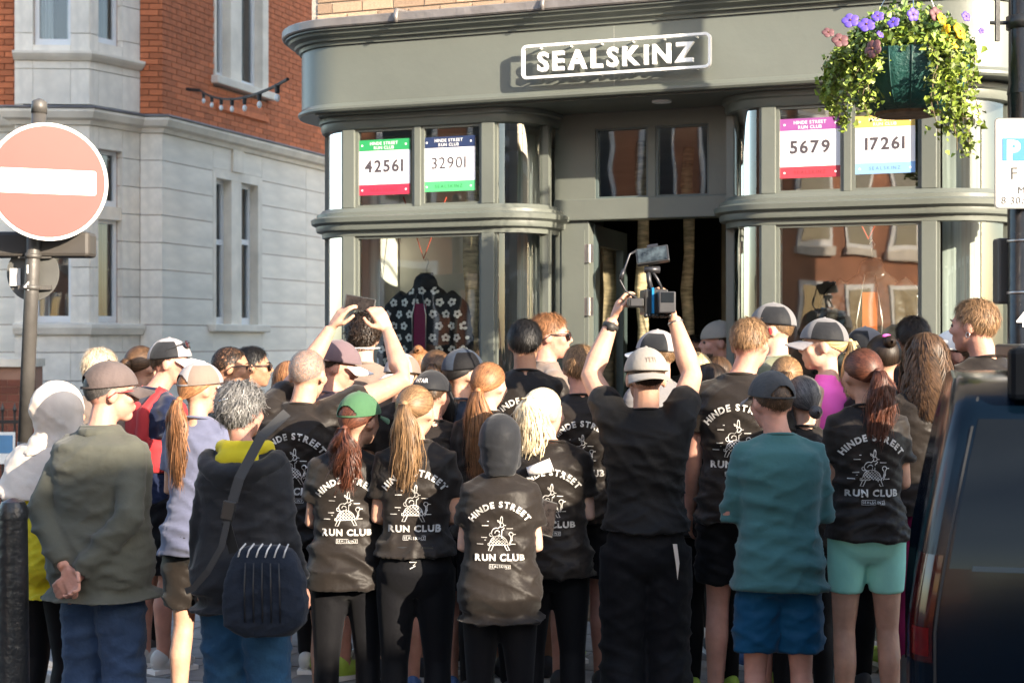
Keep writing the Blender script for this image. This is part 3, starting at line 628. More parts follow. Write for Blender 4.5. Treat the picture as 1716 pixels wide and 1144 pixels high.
def hair_geo(kind, n=1500, length=.03, lift=.12, curl=0., tail=.30, tie=(0, -.125, .04), spread=.042, back=127, part=0., swirl=.3, wid=.0022):
    n = int(n*1.35)
    Vs, Fs = [], []
    def put(V, f): Fs.append(f+sum(len(v) for v in Vs)); Vs.append(V)
    if kind != 'buzz': put(*shell(back-2))
    tie = np.array(tie)
    if kind in ('short', 'buzz', 'curly'):
        K = 5; ph, a = roots(n, back); m = len(ph); L = length*RNG.uniform(.6, 1.3, m)
        t = np.linspace(0, 1, K); phk = ph[:, None]+(L/.09)[:, None]*t*.85+.0*a[:, None]
        ak = a[:, None]+swirl*t*RNG.uniform(-1, 1.3, m)[:, None]*(L/.03)[:, None]*.5+part*t
        inf = 1.01+lift*(L/.03)[:, None]*np.sin(t*2.2)*RNG.uniform(.4, 1.2, m)[:, None]*np.clip(1.25-phk/2, .15, 1)
        D = edir(phk, ak); Pk = EC+ER*D*inf[..., None]
        Pk = Pk+(RNG.normal(0, 1, (m, 1, 3))*(t**1.5)[None, :, None]*L[:, None, None]*.16)
        if curl: ph0 = RNG.uniform(0, 6.28, m)[:, None]; Pk = Pk+curl*np.stack([np.sin(t*9+ph0), np.cos(t*8+ph0*1.7), np.sin(t*7+ph0*2.3)], -1)*t[None, :, None]
        put(*ribbons(Pk, D, wid*np.array([1, 1.1, 1, .8, .3])))
    if kind in ('tail', 'bun'):
        K = 8; ph, a = roots(n, back); m = len(ph); t = np.linspace(0, 1, K); D0 = edir(ph, a); dt = (tie-EC)/ER; rt = np.linalg.norm(dt); dt = dt/rt
        D = D0[:, None, :]*(1-t)[None, :, None]+dt*t[None, :, None]; D /= np.linalg.norm(D, axis=-1, keepdims=True)
        inf = 1.015+.035*RNG.uniform(.3, 1.3, m)[:, None]*np.sin(t*pi)+(rt-1.015)*t**4
        Pk = EC+ER*D*inf[..., None]; put(*ribbons(Pk, D, wid*np.array([1, 1.1, 1.1, 1.1, 1, 1, .9, .8])))
    if kind == 'tail':
        K = 14; m = int(n*.8); t = np.linspace(0, 1, K); r0 = np.sqrt(RNG.uniform(0, 1, m)); th = RNG.uniform(0, 2*pi, m); L = tail*RNG.uniform(.72, 1.05, m)
        env = .35+np.sin(np.clip(t*1.25, 0, 1)*pi*.62)*(1-.45*t**3); ox = (r0*np.cos(th))[:, None]*spread*env; oy = (r0*np.sin(th))[:, None]*spread*env*.8
        cx = tie[0]+.012*np.sin(t*3); cy = tie[1]-.035*np.sin(np.clip(t*4, 0, 1)*pi/2)+.035*t; cz = tie[2]+.015*np.sin(np.clip(t*6, 0, 1)*pi)-(t**1.25)*L[:, None]
        ph0 = RNG.uniform(0, 6.28, m)[:, None]; grp = np.floor(th*2)[:, None]
        wx = curl*np.sin(t*16+grp*1.3+ph0*.25)*np.clip(t*3, 0, 1); wy = curl*np.cos(t*15+grp*2.1+ph0*.25)*np.clip(t*3, 0, 1)
        fly = RNG.normal(0, 1, (m, 3))*np.where(RNG.random(m) < .15, .022, .006)[:, None]
        Pk = np.stack([cx+ox+wx, cy+oy+wy, cz+0*ox], -1)+fly[:, None, :]*(t**1.3)[None, :, None]; Nn = np.stack([np.repeat(np.cos(th)[:, None], K, 1), np.repeat(np.sin(th)[:, None], K, 1)-.4, 0*ox], -1)
        put(*ribbons(Pk, Nn, wid*1.2*np.concatenate([np.ones(K-3), [.85, .6, .2]])))
        V = MB().ell(tie+np.array((0, -.004, 0)), (.019, .016, .019), nu=10, nv=6); put(np.array(V.v), np.array([q for q in V.f if len(q) == 4]))
    if kind == 'bun':
        m = int(n*.6); K = 8; t = np.linspace(0, 1, K); c = tie+np.array((0, -.02, 0)); r = spread
        th = RNG.uniform(0, 6.28, m)[:, None]+t*2.6*RNG.choice([-1, 1], m)[:, None]; zz = RNG.uniform(-1, 1, m)[:, None]+.3*np.sin(t*4); rr = np.sqrt(np.clip(1-zz**2, .05, 1))
        D = np.stack([np.cos(th)*rr, zz*.9, np.sin(th)*rr], -1); Pk = c+D*r*RNG.uniform(.8, 1.15+curl*8, m)[:, None, None]; put(*ribbons(Pk, D, wid*np.ones(K)))
    if kind == 'long':
        K = 16; ph, a = roots(n, back); m = len(ph); t = np.linspace(0, 1, K); D0 = edir(ph, a); L = length*RNG.uniform(.8, 1.08, m)
        pe = np.maximum(ph, np.radians(100)); s1 = (pe-ph)*.092; tot = s1+L; s = t[None, :]*tot[:, None]
        on = np.minimum(s, s1[:, None]); phk = ph[:, None]+on/.092; fall = np.maximum(s-s1[:, None], 0)
        ak = a[:, None]+np.sign(np.sin(a))[:, None]*np.clip(.9-np.abs(np.abs(a)-pi/2), 0, .6)[:, None]*t*.5
        D = edir(phk, ak); Pk = EC+ER*D*(1.02+.05*RNG.uniform(.2, 1.2, m)[:, None]*np.clip(s*12, 0, 1))[..., None]; Pk[..., 2] -= fall
        out = np.clip(fall*6, 0, 1)*spread; Pk[..., 0] += D[..., 0]*out*.5; Pk[..., 1] += D[..., 1]*out*.6-.02*np.clip(fall*5, 0, 1)
        g = np.floor(a*5)[:, None]; ph0 = RNG.uniform(0, 1.3, m)[:, None]+g*1.9
        Pk[..., 0] += curl*np.sin(s*38+ph0)*np.clip(s*7, 0, 1); Pk[..., 1] += curl*np.cos(s*34+ph0*1.4)*np.clip(s*7, 0, 1)
        put(*ribbons(Pk, D+.001, wid*1.2*np.concatenate([np.ones(K-3), [.85, .6, .2]])))
    return np.concatenate(Vs), np.concatenate(Fs)
def np_obj(V, f, M, name, m, parent):
    V = V @ np.array(M.to_3x3()).T+np.array(M.translation); me = bpy.data.meshes.new(name); me.from_pydata(V.tolist(), [], f.tolist()); me.update(); return link(name, me, m, parent, True)
def cap_obj(M, parent, col, col2=None, brim='white', back=False, gap=True, vis=.075, tilt=0., scale=1.0, text=None):
    """cap: crown (two tones), brim, strap; back=True: worn backwards"""
    R = Matrix.Rotation(pi, 4, 'Z') if back else Matrix.Identity(4); MM = M @ Matrix.Rotation(tilt, 4, 'X') @ R
    s0 = 1.13*scale; nu, nv = (132, 44) if gap else (60, 20); mb = MB(); c0 = Vector((0, (.012 if back else -.012)+(.0 if back else .004), EC[2]+.002))
    def pt(i, j, s=s0):
        a = -pi+2*pi*i/nu; pe = radians(84+10*(1-cos(a))/2); p = max(pe*j/nv, .012); seam = 1-.006*max(0, cos(a*6))**12
        d = edir(np.array(p), np.array(a))*ER*s*seam; k = 1+.05*(sin(p)**2)*(1 if cos(a) > 0 else .5); return MM @ (c0+Vector((d[0]*k, d[1]*k, d[2]*1.03)))
    idx = {}
    V = []
    for j in range(nv+1):
        for i in range(nu): idx[i, j] = len(V); V.append(pt(i, j))
    for i in range(nu): idx[i, nv+1] = len(V); V.append(pt(i, nv, s0*.955))
    f = []; mi = []
    for j in range(nv+1):
        for i in range(nu):
            a = -pi+2*pi*(i+.5)/nu
            if gap and abs(abs(a)-pi) < .62 and nv*.66+nv*.24*(abs(abs(a)-pi)/.62)**2.2 < j < nv-2: continue
            f.append((idx[i, j], idx[(i+1) % nu, j], idx[(i+1) % nu, j+1], idx[i, j+1]))
            mi.append(1 if col2 and (abs(abs(a)-1.75) < .75 and j > nv*.36) else 0)
    mb.add(V, f); mb.m = mi
    o = mb.obj('cap', [CL[col], CL[col2 or col]], parent, True); 
    if vis:
        b = MB(); n = 16
        def bp(s, t, dz):
            a = radians(-66+132*s); e = edir(np.array(radians(85)), np.array(a))*ER*s0*1.02; ext = vis*(cos(a*.82)**.7)*t
            return MM @ (c0+Vector((e[0]*(1+.12*t), e[1]+ext, e[2]-.012-.030*(sin(a)**2)*(.4+.6*t)-.018*t+dz)))
        b.grid(lambda s, t: bp(s, t, .003), n, 5); b.grid(lambda s, t: bp(1-s, t, -.002), n, 5); b.grid(lambda s, t: bp(s, 1, .003-.005*t), n, 1)
        b.obj('brim', CL[brim], o, True)
    mb = MB(); mb.ell(MM @ (c0+Vector((0, 0, ER[2]*s0*1.035))), (.008, .008, .004)); mb.obj('button', CL[col], o, True)
    if text:
        V2, f2 = text2d(text, .030, .012, .12); Rr = ER[1]*s0*1.055; vv = []
        for x, y in V2:
            a = -x/Rr; ph = radians(66)-y/.1; d = edir(np.array(ph), np.array(a))*ER*s0*1.055; vv.append(MM @ (c0+Vector((d[0], d[1], d[2]*1.03))))
        MB().add(vv, f2).obj('cap_lettering', CL['taupe' if col == 'beige' else 'white'], o)
    return o
def glasses(M, parent, lens='sunglass', up=False, frame='black_iron'):
    R = M @ (Matrix.Translation((0, -.005, .065)) @ Matrix.Rotation(.35, 4, 'X') if up else Matrix.Identity(4)); mb = MB()
    for s in (-1, 1):
        mb.tube([R @ Vector((s*.062, .098, .012)), R @ Vector((s*.084, .06, .014)), R @ Vector((s*.088, .0, .01)), R @ Vector((s*.086, -.03, -.012))], .0035, 6)
        pts = [R @ Vector((s*.034+.028*cos(k*pi/6), .108-abs(s*.034+.028*cos(k*pi/6))*.16, .004+.021*sin(k*pi/6))) for k in range(13)]; mb.tube(pts, .0028, 6)
    mb.tube([R @ Vector((-.01, .112, .01)), R @ Vector((.01, .112, .01))], .003, 6)
    o = mb.obj('glasses', MATS[frame], parent, True)
    if lens:
        for s in (-1, 1):
            l = MB(); l.ell(R @ Vector((s*.034, .1035, .004)), (.027, .003, .02), (R.to_3x3() @ Matrix.Rotation(-s*.16, 3, 'Z')).normalized(), 14, 8); l.obj('lens', mat('sunglass', (.05, .008, .01), .06, .1), o, True)
    return o
def hand(mb, wr, f, n, side, curl=.5, s=1., spreadf=.0):
    """palm, four unequal fingers, thumb: f towards the fingers, n the way the palm faces, side +1 thumb on f x n"""
    f = Vector(f).normalized(); n = Vector(n); n = (n-f*n.dot(f)).normalized(); t = f.cross(n)*side; wr = Vector(wr)
    for a in (-.026, -.009, .009, .026): mb.capsule(wr+t*a*.6*s+f*.008, wr+f*.075*s+t*a*s, .017*s, .0135*s, 8)
    for i, (o, L, c) in enumerate(((.030, .070, .9), (.0105, .080, 1.), (-.0095, .074, 1.08), (-.0285, .058, 1.2))):
        p = wr+f*.082*s+t*o*s; d = f.copy()+t*spreadf*o*12; ang = 0
        for k, q in enumerate((.45, .32, .23)):
            ang += curl*c*(.5 if k == 0 else .75); dd = (f*cos(ang)+n*sin(ang)+t*o*spreadf*8).normalized(); e = p+dd*L*q*s; mb.capsule(p, e, (.0092-.0008*k)*s, (.0086-.0009*k)*s, 8); p = e
    p = wr+f*.02*s+t*.026*s
    for k, (q, dd) in enumerate(((.042, f*.62+t*.72+n*.25), (.032, f*.86+t*.25+n*.45*curl), (.026, f*.92+n*.5*curl-t*.05))): e = p+dd.normalized()*q*s; mb.capsule(p, e, (.0125-.0012*k)*s, (.0112-.0012*k)*s, 8); p = e
# ---- the running-club print: lettering on an arc, hare riding a tortoise, speed lines
def club_print():
    Vs, Fs = [], {}; cur = ['heading_lettering']
    def put(V, f, dx=0, dy=0):
        k = len(Vs); Vs.extend((x+dx, y+dy) for x, y in V); Fs.setdefault(cur[0], []).extend(tuple(i+k for i in q) for q in f)
    put(*text2d('HINDE STREET', .040, .040, .10, arc=.150), 0, .118)
    cur[0] = 'club_lettering'
    put(*text2d('RUN CLUB', .043, .042, .10), 0, -.135)
    cur[0] = 'maker_lettering'
    put(*text2d('SEALSKINZ', .0155, .004, .22), 0, -.168)
    for a in (((-.05, -.172), (.05, -.172)), ((.05, -.172), (.05, -.153)), ((.05, -.153), (-.05, -.153)), ((-.05, -.153), (-.05, -.172))): put(*strip2d(a, .0016))
    w = .0034; cur[0] = 'tortoise_print'
    def ln(*p): put(*strip2d(p, w))
    def arc(cx, cy, rx, ry, a0, a1, n=12): ln(*[(cx+rx*cos(radians(a0+(a1-a0)*k/n)), cy+ry*sin(radians(a0+(a1-a0)*k/n))) for k in range(n+1)])
    def AR(cx, cy, rx, ry, a0, a1, n=12): return [(cx+rx*cos(radians(a0+(a1-a0)*k/n)), cy+ry*sin(radians(a0+(a1-a0)*k/n))) for k in range(n+1)]
    ln(*AR(-.005, -.062, .044, .048, 180, 0, 14)); ln((-.056, -.062), (.040, -.060)); ln((-.056, -.062), (-.056, -.052), (-.047, -.052))
    for k in range(-3, 4):
        for sg in (1, -1):
            pts = []
            for q in range(9):
                yy = -.060+q*.0058; xx = -.005+k*.0145+sg*(q-4)*.0058
                if ((xx+.005)/.043)**2+((yy+.062)/.047)**2 < 1: pts.append((xx, yy))
            if len(pts) > 1: put(*strip2d(pts, .0026))
    for x0, x1 in ((-.045, -.055), (.022, .034)): ln((x0, -.063), (x1, -.088), (x1+.013, -.088), (x0+.014, -.063))
    ln((.038, -.058), (.047, -.050), (.052, -.030), (.049, -.018), *AR(.052, -.009, .010, .009, 200, -60, 8), (.056, -.040), (.046, -.062))
    cur[0] = 'hare_print'
    ln(*AR(-.018, -.001, .020, .021, 250, 60, 12)); ln(*AR(-.040, -.010, .008, .009, 60, 330, 8)); ln((-.010, .017), (.002, .026), (.004, .038)); ln((.008, -.014), (.010, .012), (.018, .016), (.021, .022))
    ln(*AR(.008, .034, .011, .011, 150, -120, 10)); ln(*AR(.008, .058, .005, .018, -70, 250, 12)); ln((.001, .044), (-.003, .056), (-.012, .060), (-.010, .052), (-.003, .048)); ln(*AR(-.012, -.004, .011, .012, 20, 180, 8)); ln((-.002, -.004), (-.004, -.016), (.012, -.016))
    cur[0] = 'speed_lines'
    for x0, x1, y in ((-.085, -.055, .033), (-.088, -.060, -.026), (-.108, -.078, -.056), (-.060, -.052, .052), (-.072, -.066, -.038), (.020, .030, .033), (.032, .062, .018), (.060, .074, -.009), (.052, .060, -.038), (.050, .075, -.056), (.010, .018, .012)): ln((x0, y), ((x0+x1)/2, y), (x1, y))
    return Vs, Fs
_pv, PRINT = club_print()
_h = PRINT.pop('heading_lettering'); PRINT['street_lettering'] = [q for q in _h if _pv[q[0]][0] > -.016]; PRINT['hinde_lettering'] = [q for q in _h if _pv[q[0]][0] <= -.016]
printm = mat('print_white', (.55, .53, .50), .7, .32, 14)
def project(o, V2, F2, c, m, name, sgn=-1, scale=1., lift=.0035):
    """lay a flat print on the back (sgn -1) or front of a garment"""
    me = o.data; n = len(me.vertices); co = np.empty(n*3); me.vertices.foreach_get('co', co); bv = BVHTree.FromPolygons([Vector(p) for p in co.reshape(-1, 3)], [tuple(q.vertices) for q in me.polygons])
    out = []; ok = []
    for x, z in V2:
        h = bv.ray_cast(Vector((c[0]+x*scale*(-sgn), sgn*1.2, c[1]+z*scale)), Vector((0, -sgn, 0)))
        if h[0] is None: out.append((0, 0, 0)); ok.append(False)
        else: out.append(h[0]+h[1]*lift if h[1].y*sgn > 0 else h[0]-h[1]*lift); ok.append(abs(h[1].y) > .2)
    f = [q for q in F2 if all(ok[i] for i in q)]
    if f:
        g = MB().add(out, f).obj(name, m, o)
        if name.endswith(('_print', 'lines', 'lettering')): g['kind'] = 'stuff'
# ---- a whole person
PEOPLE = {}
def person(px, ytop, Y, label, sex='m', yaw=0., hyaw=0., htilt=0., bx=None, pose='down', top=None, bottom=None, hair=None, cap=None, skin='fair', face=False, hi=False, wide=1., hood=None, arms=None, hands=None, extra=None, group=None, H=None, cap_h=.018):
    X = ((bx if bx is not None else px)-CX)/F*Y; g = ground(X, Y)
    ztop = CAMH-(ytop-CY)*Y/F-g-(cap_h if cap or hood else .008); h = H or ztop; s = h/1.75; wide *= .94; sw = s*wide
    r = empty('person', (X, Y, g), radians(yaw), label, 'person', group or 'crowd outside the shop')
    V3 = lambda p: Vector((p[0]*s, p[1]*s, p[2]*s))
    hx = ((px-(bx if bx is not None else px))/F*Y)
    hoff = Matrix.Rotation(-radians(yaw), 3, 'Z') @ Vector((hx, 0, 0))
    HM = Matrix.Translation(V3((0, .012, 1.632))+hoff) @ Matrix.Rotation(radians(hyaw), 4, 'Z') @ Matrix.Rotation(radians(htilt), 4, 'X') @ Matrix.Scale(s**.6, 4)
    # body: one surface
    b = MB(); T = TORSO[sex]
    b.loft([ring(z*s, 0, cy*s, rx*.94*sw, ry*.94*sw) for z, cy, rx, ry in T])
    nb = V3((0, -.02, 1.46)); nh = HM @ Vector((0, -.022, -.06)); nr = (.058 if sex == 'm' else .048)*s
    b.tube([nb-Vector((0, 0, .03)), nb, nb.lerp(nh, .5), nh, HM @ Vector((0, -.02, .0))], [nr*1.35, nr*1.12, nr*.96, nr*.96, nr*.9], 14)
    R3 = HM.to_3x3().normalized(); ks = s**.6
    E = lambda c, q, rot=None: b.ell(HM @ Vector(c), (q[0]*ks, q[1]*ks, q[2]*ks), R3 @ rot if rot else R3, 20, 14)
    E((0, -.012, .028), (.079, .098, .090)); E((0, .028, -.036), (.062, .068, .074)); E((0, .058, -.088), (.030, .032, .026))
    E((0, .070, .022), (.055, .026, .022)); E((0, .104, -.018), (.014, .018, .016)); b.capsule(HM @ Vector((0, .094, .014)), HM @ Vector((0, .110, -.018)), .009, .012)
    E((0, .092, -.052), (.024, .012, .006)); E((0, .088, -.064), (.021, .013, .007))
    for q in (-1, 1): E((q*.079, -.012, -.006), (.011, .022, .032), Matrix.Rotation(-.15, 3, 'X')); E((q*.045, .060, -.02), (.024, .026, .026))
    sh = (.162 if sex == 'm' else .142)*wide
    legs = {}
    for q in (-1, 1):
        hip, kn, ca, an = V3((q*.088*wide, -.005, .90)), V3((q*.098, .015, .49)), V3((q*.10, -.018, .35)), V3((q*.105, -.015, .09))
        b.tube([hip+Vector((0, 0, .02)), hip.lerp(kn, .3), kn, ca, ca.lerp(an, .6), an, an-Vector((0, 0, .05))], [.086*sw, .080*sw, .054*sw, .056*sw, .040*s, .036*s, .036*s], 14)
        legs[q] = (hip, kn, ca, an)
    A = arms or {}; AJ = {}
    for q in (-1, 1):
        e, wv = A.get(q) or POSES[pose]
        if q not in A: e, wv = (e[0]*q*(.9 if sex == 'f' else 1.)*wide, e[1], e[2]), (wv[0]*q, wv[1]+(.035 if pose == 'crossed' and q > 0 else 0), wv[2]-(.03 if pose in ('crossed', 'behind') and q > 0 else 0))
        S0, e, wv = V3((q*sh, -.012, 1.415)), V3(e), V3(wv)
        if e.z > S0.z: S0.z += .045*s; S0.x -= q*.015
        AJ[q] = (S0, e, wv)
        k = (1.2 if e.z > S0.z else 1.) if sex == 'm' else .84
        b.tube([S0, S0.lerp(e, .45), e, e.lerp(wv, .3), wv], [.050*s*min(k, 1), .046*s*k, .039*s*k, .041*s*k, .027*s*min(k, 1.05)], 14)
        b.capsule(S0, S0.lerp(e, .1), .050*s*min(k, 1), .049*s*min(k, 1))
        hd = (hands or {}).get(q)
        fd = hd[0] if hd else (wv-e).normalized(); pn = hd[1] if hd else Vector((-q, .3, 0))
        hand(b, wv+Vector(fd).normalized()*.012, fd, pn, hd[3] if hd and len(hd) > 3 else q, hd[2] if hd else .55, s*(1. if sex == 'm' else .9))
    body = remesh_obj(b, 'body', SKIN[skin], r, .0062 if hi else (.0095 if face else .0135), 2 if (hi or face) else 3)
    # bottoms
    bk, bm = bottom or ('leggings', 'ink'); t = MB(); hem = {'leggings': .1, 'trousers': .07, 'shorts': .585, 'tight_shorts': .66, 'longshorts': .52}[bk]
    infl = {'leggings': .007, 'trousers': .028, 'shorts': .020, 'tight_shorts': .007, 'longshorts': .022}[bk]*s
    t.loft([ring(z*s, 0, cy*s, rx*sw+infl*.7, ry*sw+infl*.8) for z, cy, rx, ry in [(.795, -.005, .10, .075), (.83, -.01, .14, .105), (.87, -.015, .158, .118)]+T[1:4]])
    for q in (-1, 1):
        hip, kn, ca, an = legs[q]
        pth = [(hip+Vector((0, 0, .02)), .094*sw), (hip.lerp(kn, .3), .088*sw), (kn, .058*sw), (ca, .058*sw), (ca.lerp(an, .6), .043*s), (an, .039*s)]
        zz = hem*s; pts = []; rr = []
        for i, (p, q_) in enumerate(pth):
            fl = infl*(1+ (1.1*(hip.z-p.z)/.35 if bk in ('shorts', 'longshorts') else (.9*(hip.z-p.z)/.8 if bk == 'trousers' else 0)))
            if p.z >= zz: pts.append(p); rr.append(q_+fl)
            else:
                a_, ra_ = pth[i-1]; k = (a_.z-zz)/(a_.z-p.z); pts.append(a_.lerp(p, k)); rr.append(ra_+(q_-ra_)*k+fl); break
        t.tube(pts, rr, 16)
        if bk in ('leggings', 'tight_shorts'): t.ell(V3((q*.078*wide, -.055, .91)), (.082*sw, .078*sw, .092*s))
        else: t.ell(V3((q*.075*wide, -.045, .92)), (.09*sw, .085*sw, .1*s))
    bo = remesh_obj(t, bk.replace('tight_', '').replace('long', ''), CL[bm], r, .0135, 2, .0 if bk in ('leggings', 'tight_shorts') else .015, None, .6)
    # tops
    tp = dict(kind='tee', m='black', pr=False, hem=.86, loose=.02); tp.update(top or {})
    tk = tp['kind']; u = MB(); lo = tp['loose']*s; hz = tp['hem']
    rg = []
    for z, cy, rx, ry in [(hz, -.012, T[1][2]*.985, T[1][3]*.98)]+[q for q in T if q[0] > hz+.03]:
        k = 1+(1.0 if z < hz+.02 else .45 if z < 1.05 else (.55 if 1.05 < z < 1.2 and sex == 'f' else .15)); k = k*(.3 if z > 1.44 else 1)
        rg.append(ring(z*s, 0, cy*s, rx*sw+lo*k, ry*sw+lo*k))
    u.loft(rg); u.ell(V3((0, -.03, 1.36)), (.14*sw+lo*.4, .085*sw+lo*.5, .10*s)); 
    cut = {'tee': .62, 'long': 2., 'jacket': 2., 'vest': 0.}[tk]
    for q in (-1, 1):
        S0, e, wv = AJ[q]; k = 1. if sex == 'm' else .86
        if tk == 'vest': u.capsule(V3((q*sh*.62, -.02, 1.42)), V3((q*sh*.55, -.02, 1.3)), .045*s, .05*s); continue
        sl = {'tee': (.060*k, .060*k, .060*k, .05, .04), 'long': (.062*k, .058*k, .054*k, .052*k, .040*k), 'jacket': (.070, .066, .060, .056, .048)}[tk]
        if tk == 'tee': up = e.z > S0.z; ct = .42 if up else cut; u.tube([S0-(e-S0)*.12, S0, S0.lerp(e, ct*.55), S0.lerp(e, ct)], [.05*s, sl[0]*s+lo*.25, sl[1]*s+lo*.35, sl[2]*s+lo*(.6 if up else .45)], 16)
        else: u.tube([S0-(e-S0)*.12, S0, S0.lerp(e, .5), e, e.lerp(wv, .5), wv.lerp(e, .06)], [.05*s, sl[0]*s, sl[1]*s, sl[2]*s, sl[3]*s, sl[4]*s], 16)
        if AJ[q][1].z > S0.z: u.capsule(V3((q*sh*.7, -.02, 1.36)), S0, .085*s, .080*s); u.capsule(S0, S0.lerp(e, .38), .080*s, .078*s)
        u.capsule(S0.lerp(V3((0, -.012, 1.42)), .35), S0, .058*s, .062*s*k)
        u.capsule(V3((q*.05, -.014, 1.485)), S0+Vector((0, 0, .012*s)), .030*s, .042*s)
    pr = None
    if tp['pr']: pr = ((0, (tp.get('pz', 1.235))*s), s*tp.get('ps', .98))
    to = remesh_obj(u, {'tee': 'shirt', 'long': 'shirt', 'jacket': 'jacket', 'vest': 'vest_top'}[tk], CL[tp['m']], r, .0115 if tp['pr'] or hi else .0125, 1, tp.get('wr', {'tee': .019, 'long': .02, 'jacket': .016, 'vest': .002}[tk]), pr, .7)
    if tk in ('tee', 'long'):
        MB().tube([V3((.066*cos(a), -.012+.064*sin(a), 1.497-.012*sin(a))) for a in [2*pi*k/20 for k in range(21)]], .0065*s, 6).obj('neckband', CL[tp['m']], r, True)
    # shoes
    for q in (-1, 1):
        an = legs[q][3]; m_ = MB(); m_.ell((an.x, an.y+.055, .048*s), (.046*s, .135*s, .045*s)); m_.ell((an.x, an.y-.02, .07*s), (.042*s, .055*s, .06*s)); so = m_.obj('shoe', mat('shoe_%d' % (int(abs(px)*7) % 4), [(.03, .03, .035), (.5, .5, .48), (.35, .5, .06), (.05, .12, .3)][int(abs(px)*7) % 4], .6), r, True)
        MB().b2(an.x-.043*s, an.x+.043*s, an.y-.075, an.y+.185*s, .0, .022).obj('sole', CL['white'], so)
    if hood:
        k = MB(); cz = HM @ Vector((0, -.022, .03)); hq = 1. if hood == 'cream' else .92; k.ell(cz, (.108*ks*hq, .128*ks*hq, .128*ks*hq), R3); k.tube([HM @ Vector((0, -.035, -.03)), HM @ Vector((0, -.04, -.09)), V3((0, -.025, 1.43 if hood == 'cream' else 1.49))+hoff*.3], [.100*ks*hq, .088*ks*hq, .125*s if hood == 'cream' else .075*s], 18)
        for q in range(3): k.ell(HM @ Vector((0, .02, -.02-.03*q)), (.098*ks, .08*ks, .06*ks), R3)
        remesh_obj(k, 'hood', CL[hood], r, .011, 3, .010, None, .5)
    elif hair:
        hk = dict(hair); col = hk.pop('c'); V, f = hair_geo(**hk); np_obj(V, f, HM, 'hair', hairmat(col), r)
    if cap: cap_obj(HM, r, **cap)
    if face:
        for q in (-1, 1):
            MB().ell(HM @ Vector((q*.031, .083, .006)), (.013, .012, .010), R3).obj('eye', mat('eye', (.10, .07, .06), .15, .5, 60), r, True)
            if hair: MB().tube([HM @ Vector((q*.014, .098, .026)), HM @ Vector((q*.034, .094, .031)), HM @ Vector((q*.052, .078, .026))], [.003, .004, .002], 6).obj('eyebrow', hairmat(hair['c']), r, True)
    if extra: extra(r, HM, s, V3, AJ)
    PEOPLE[label] = (r, HM, s, AJ); return r
def finish():
    dg = bpy.context.evaluated_depsgraph_get(); dg.update()
    new = [bpy.data.meshes.new_from_object(o.evaluated_get(dg)) for o, *_ in JOBS]
    for (o, wr, pr, sag), me in zip(JOBS, new):
        old = o.data; o.modifiers.clear(); me.name = o.name; o.data = me; bpy.data.meshes.remove(old)
        if wr:
            n = len(me.vertices); co = np.empty(n*3); me.vertices.foreach_get('co', co); co = co.reshape(-1, 3)
            no = np.empty(n*3); me.vertex_normals.foreach_get('vector', no); no = no.reshape(-1, 3)
            me.vertices.foreach_set('co', folds(co, no, wr, np.random.default_rng(hash(o.name) % 1000 if False else n), sag).ravel()); me.update()
        me.polygons.foreach_set('use_smooth', [True]*len(me.polygons))
        if pr:
            for nm_, fc in PRINT.items():
                ids = sorted({i for q in fc for i in q}); mp = {i: k for k, i in enumerate(ids)}
                project(o, [_pv[i] for i in ids], [tuple(mp[i] for i in q) for q in fc], pr[0], printm, nm_, -1, pr[1])
# ================================================================= PEOPLE: the crowd
TEE = dict(kind='tee', m='black', pr=True)
TEE_ = dict(kind='tee', m='black')
SH = dict(kind='short', n=2200)
LG = ('leggings', 'ink'); BS = ('shorts', 'ink'); TR = ('trousers', 'ink')
RC1 = dict(col='lightgrey', col2='taupe', brim='white')          # running cap, light grey and taupe
RC2 = dict(col='grey', col2='charcoal', brim='lightgrey')
CL['jet'] = cloth('jet', (.009, .0085, .0085), .6, .06)
# -- nearest row
def beard():
    n = 700; a = RNG.uniform(-1.35, 1.35, n); ph = RNG.uniform(radians(112), radians(150), n); t = np.linspace(0, 1, 4); c = np.array((0, .022, -.03)); rr = np.array((.066, .074, .082))
    D = edir(ph[:, None]+t*.15, a[:, None]+0*t); return ribbons(c+rr*D*(1.0+.1*t)[None, :, None], D, [.004, .004, .003, .001])
def olive_extra(r, HM, s, V3, AJ):
    glasses(HM, r, None, frame='red_frame')
    m = MB(); m.tube([V3((.075*cos(a), .0+.07*sin(a)-.015, 1.475-.02*(sin(a) > .6))) for a in [radians(-250+k*32) for k in range(11)]], .026*s, 8); remesh_obj(m, 'collar', CL['olive'], r, .009, 2, .003)
mat('red_frame', (.35, .03, .03), .3)
person(183, 605, 6.45, 'man in olive field jacket and patterned cap with hands clasped behind his back', 'm', -22, -40, bx=172, pose='behind', top=dict(kind='jacket', m='olive', hem=.80, loose=.062), bottom=('trousers', 'denim'),
       hair=dict(kind='short', c='salt', n=900, length=.008, lift=.02), cap=dict(col='brownp', brim='brownp'), skin='rosy', face=True, hi=True, extra=olive_extra, wide=.92,
       hands={-1: ((.6, -.2, -.75), (0, -1, -.1), .9), 1: ((-.8, -.1, -.55), (.1, 1, .2), .7)})
def hood_extra(r, HM, s, V3, AJ):
    m = MB(); m.loft([ring(z*s, 0, cy*s, rx*s, ry*s) for z, cy, rx, ry in ((1.25, -.01, .238, .20), (1.28, -.01, .236, .19), (1.32, -.01, .232, .175), (1.42, -.01, .205, .135), (1.49, -.01, .13, .10))])
    for q in (-1, 1): m.tube([AJ[q][0]+Vector((-q*.03, 0, .02)), AJ[q][0], AJ[q][0].lerp(AJ[q][1], .5)], [.08*s, .100*s, .098*s], 14)
    remesh_obj(m, 'cape', CL['cream'], r, .0125, 2, .009)
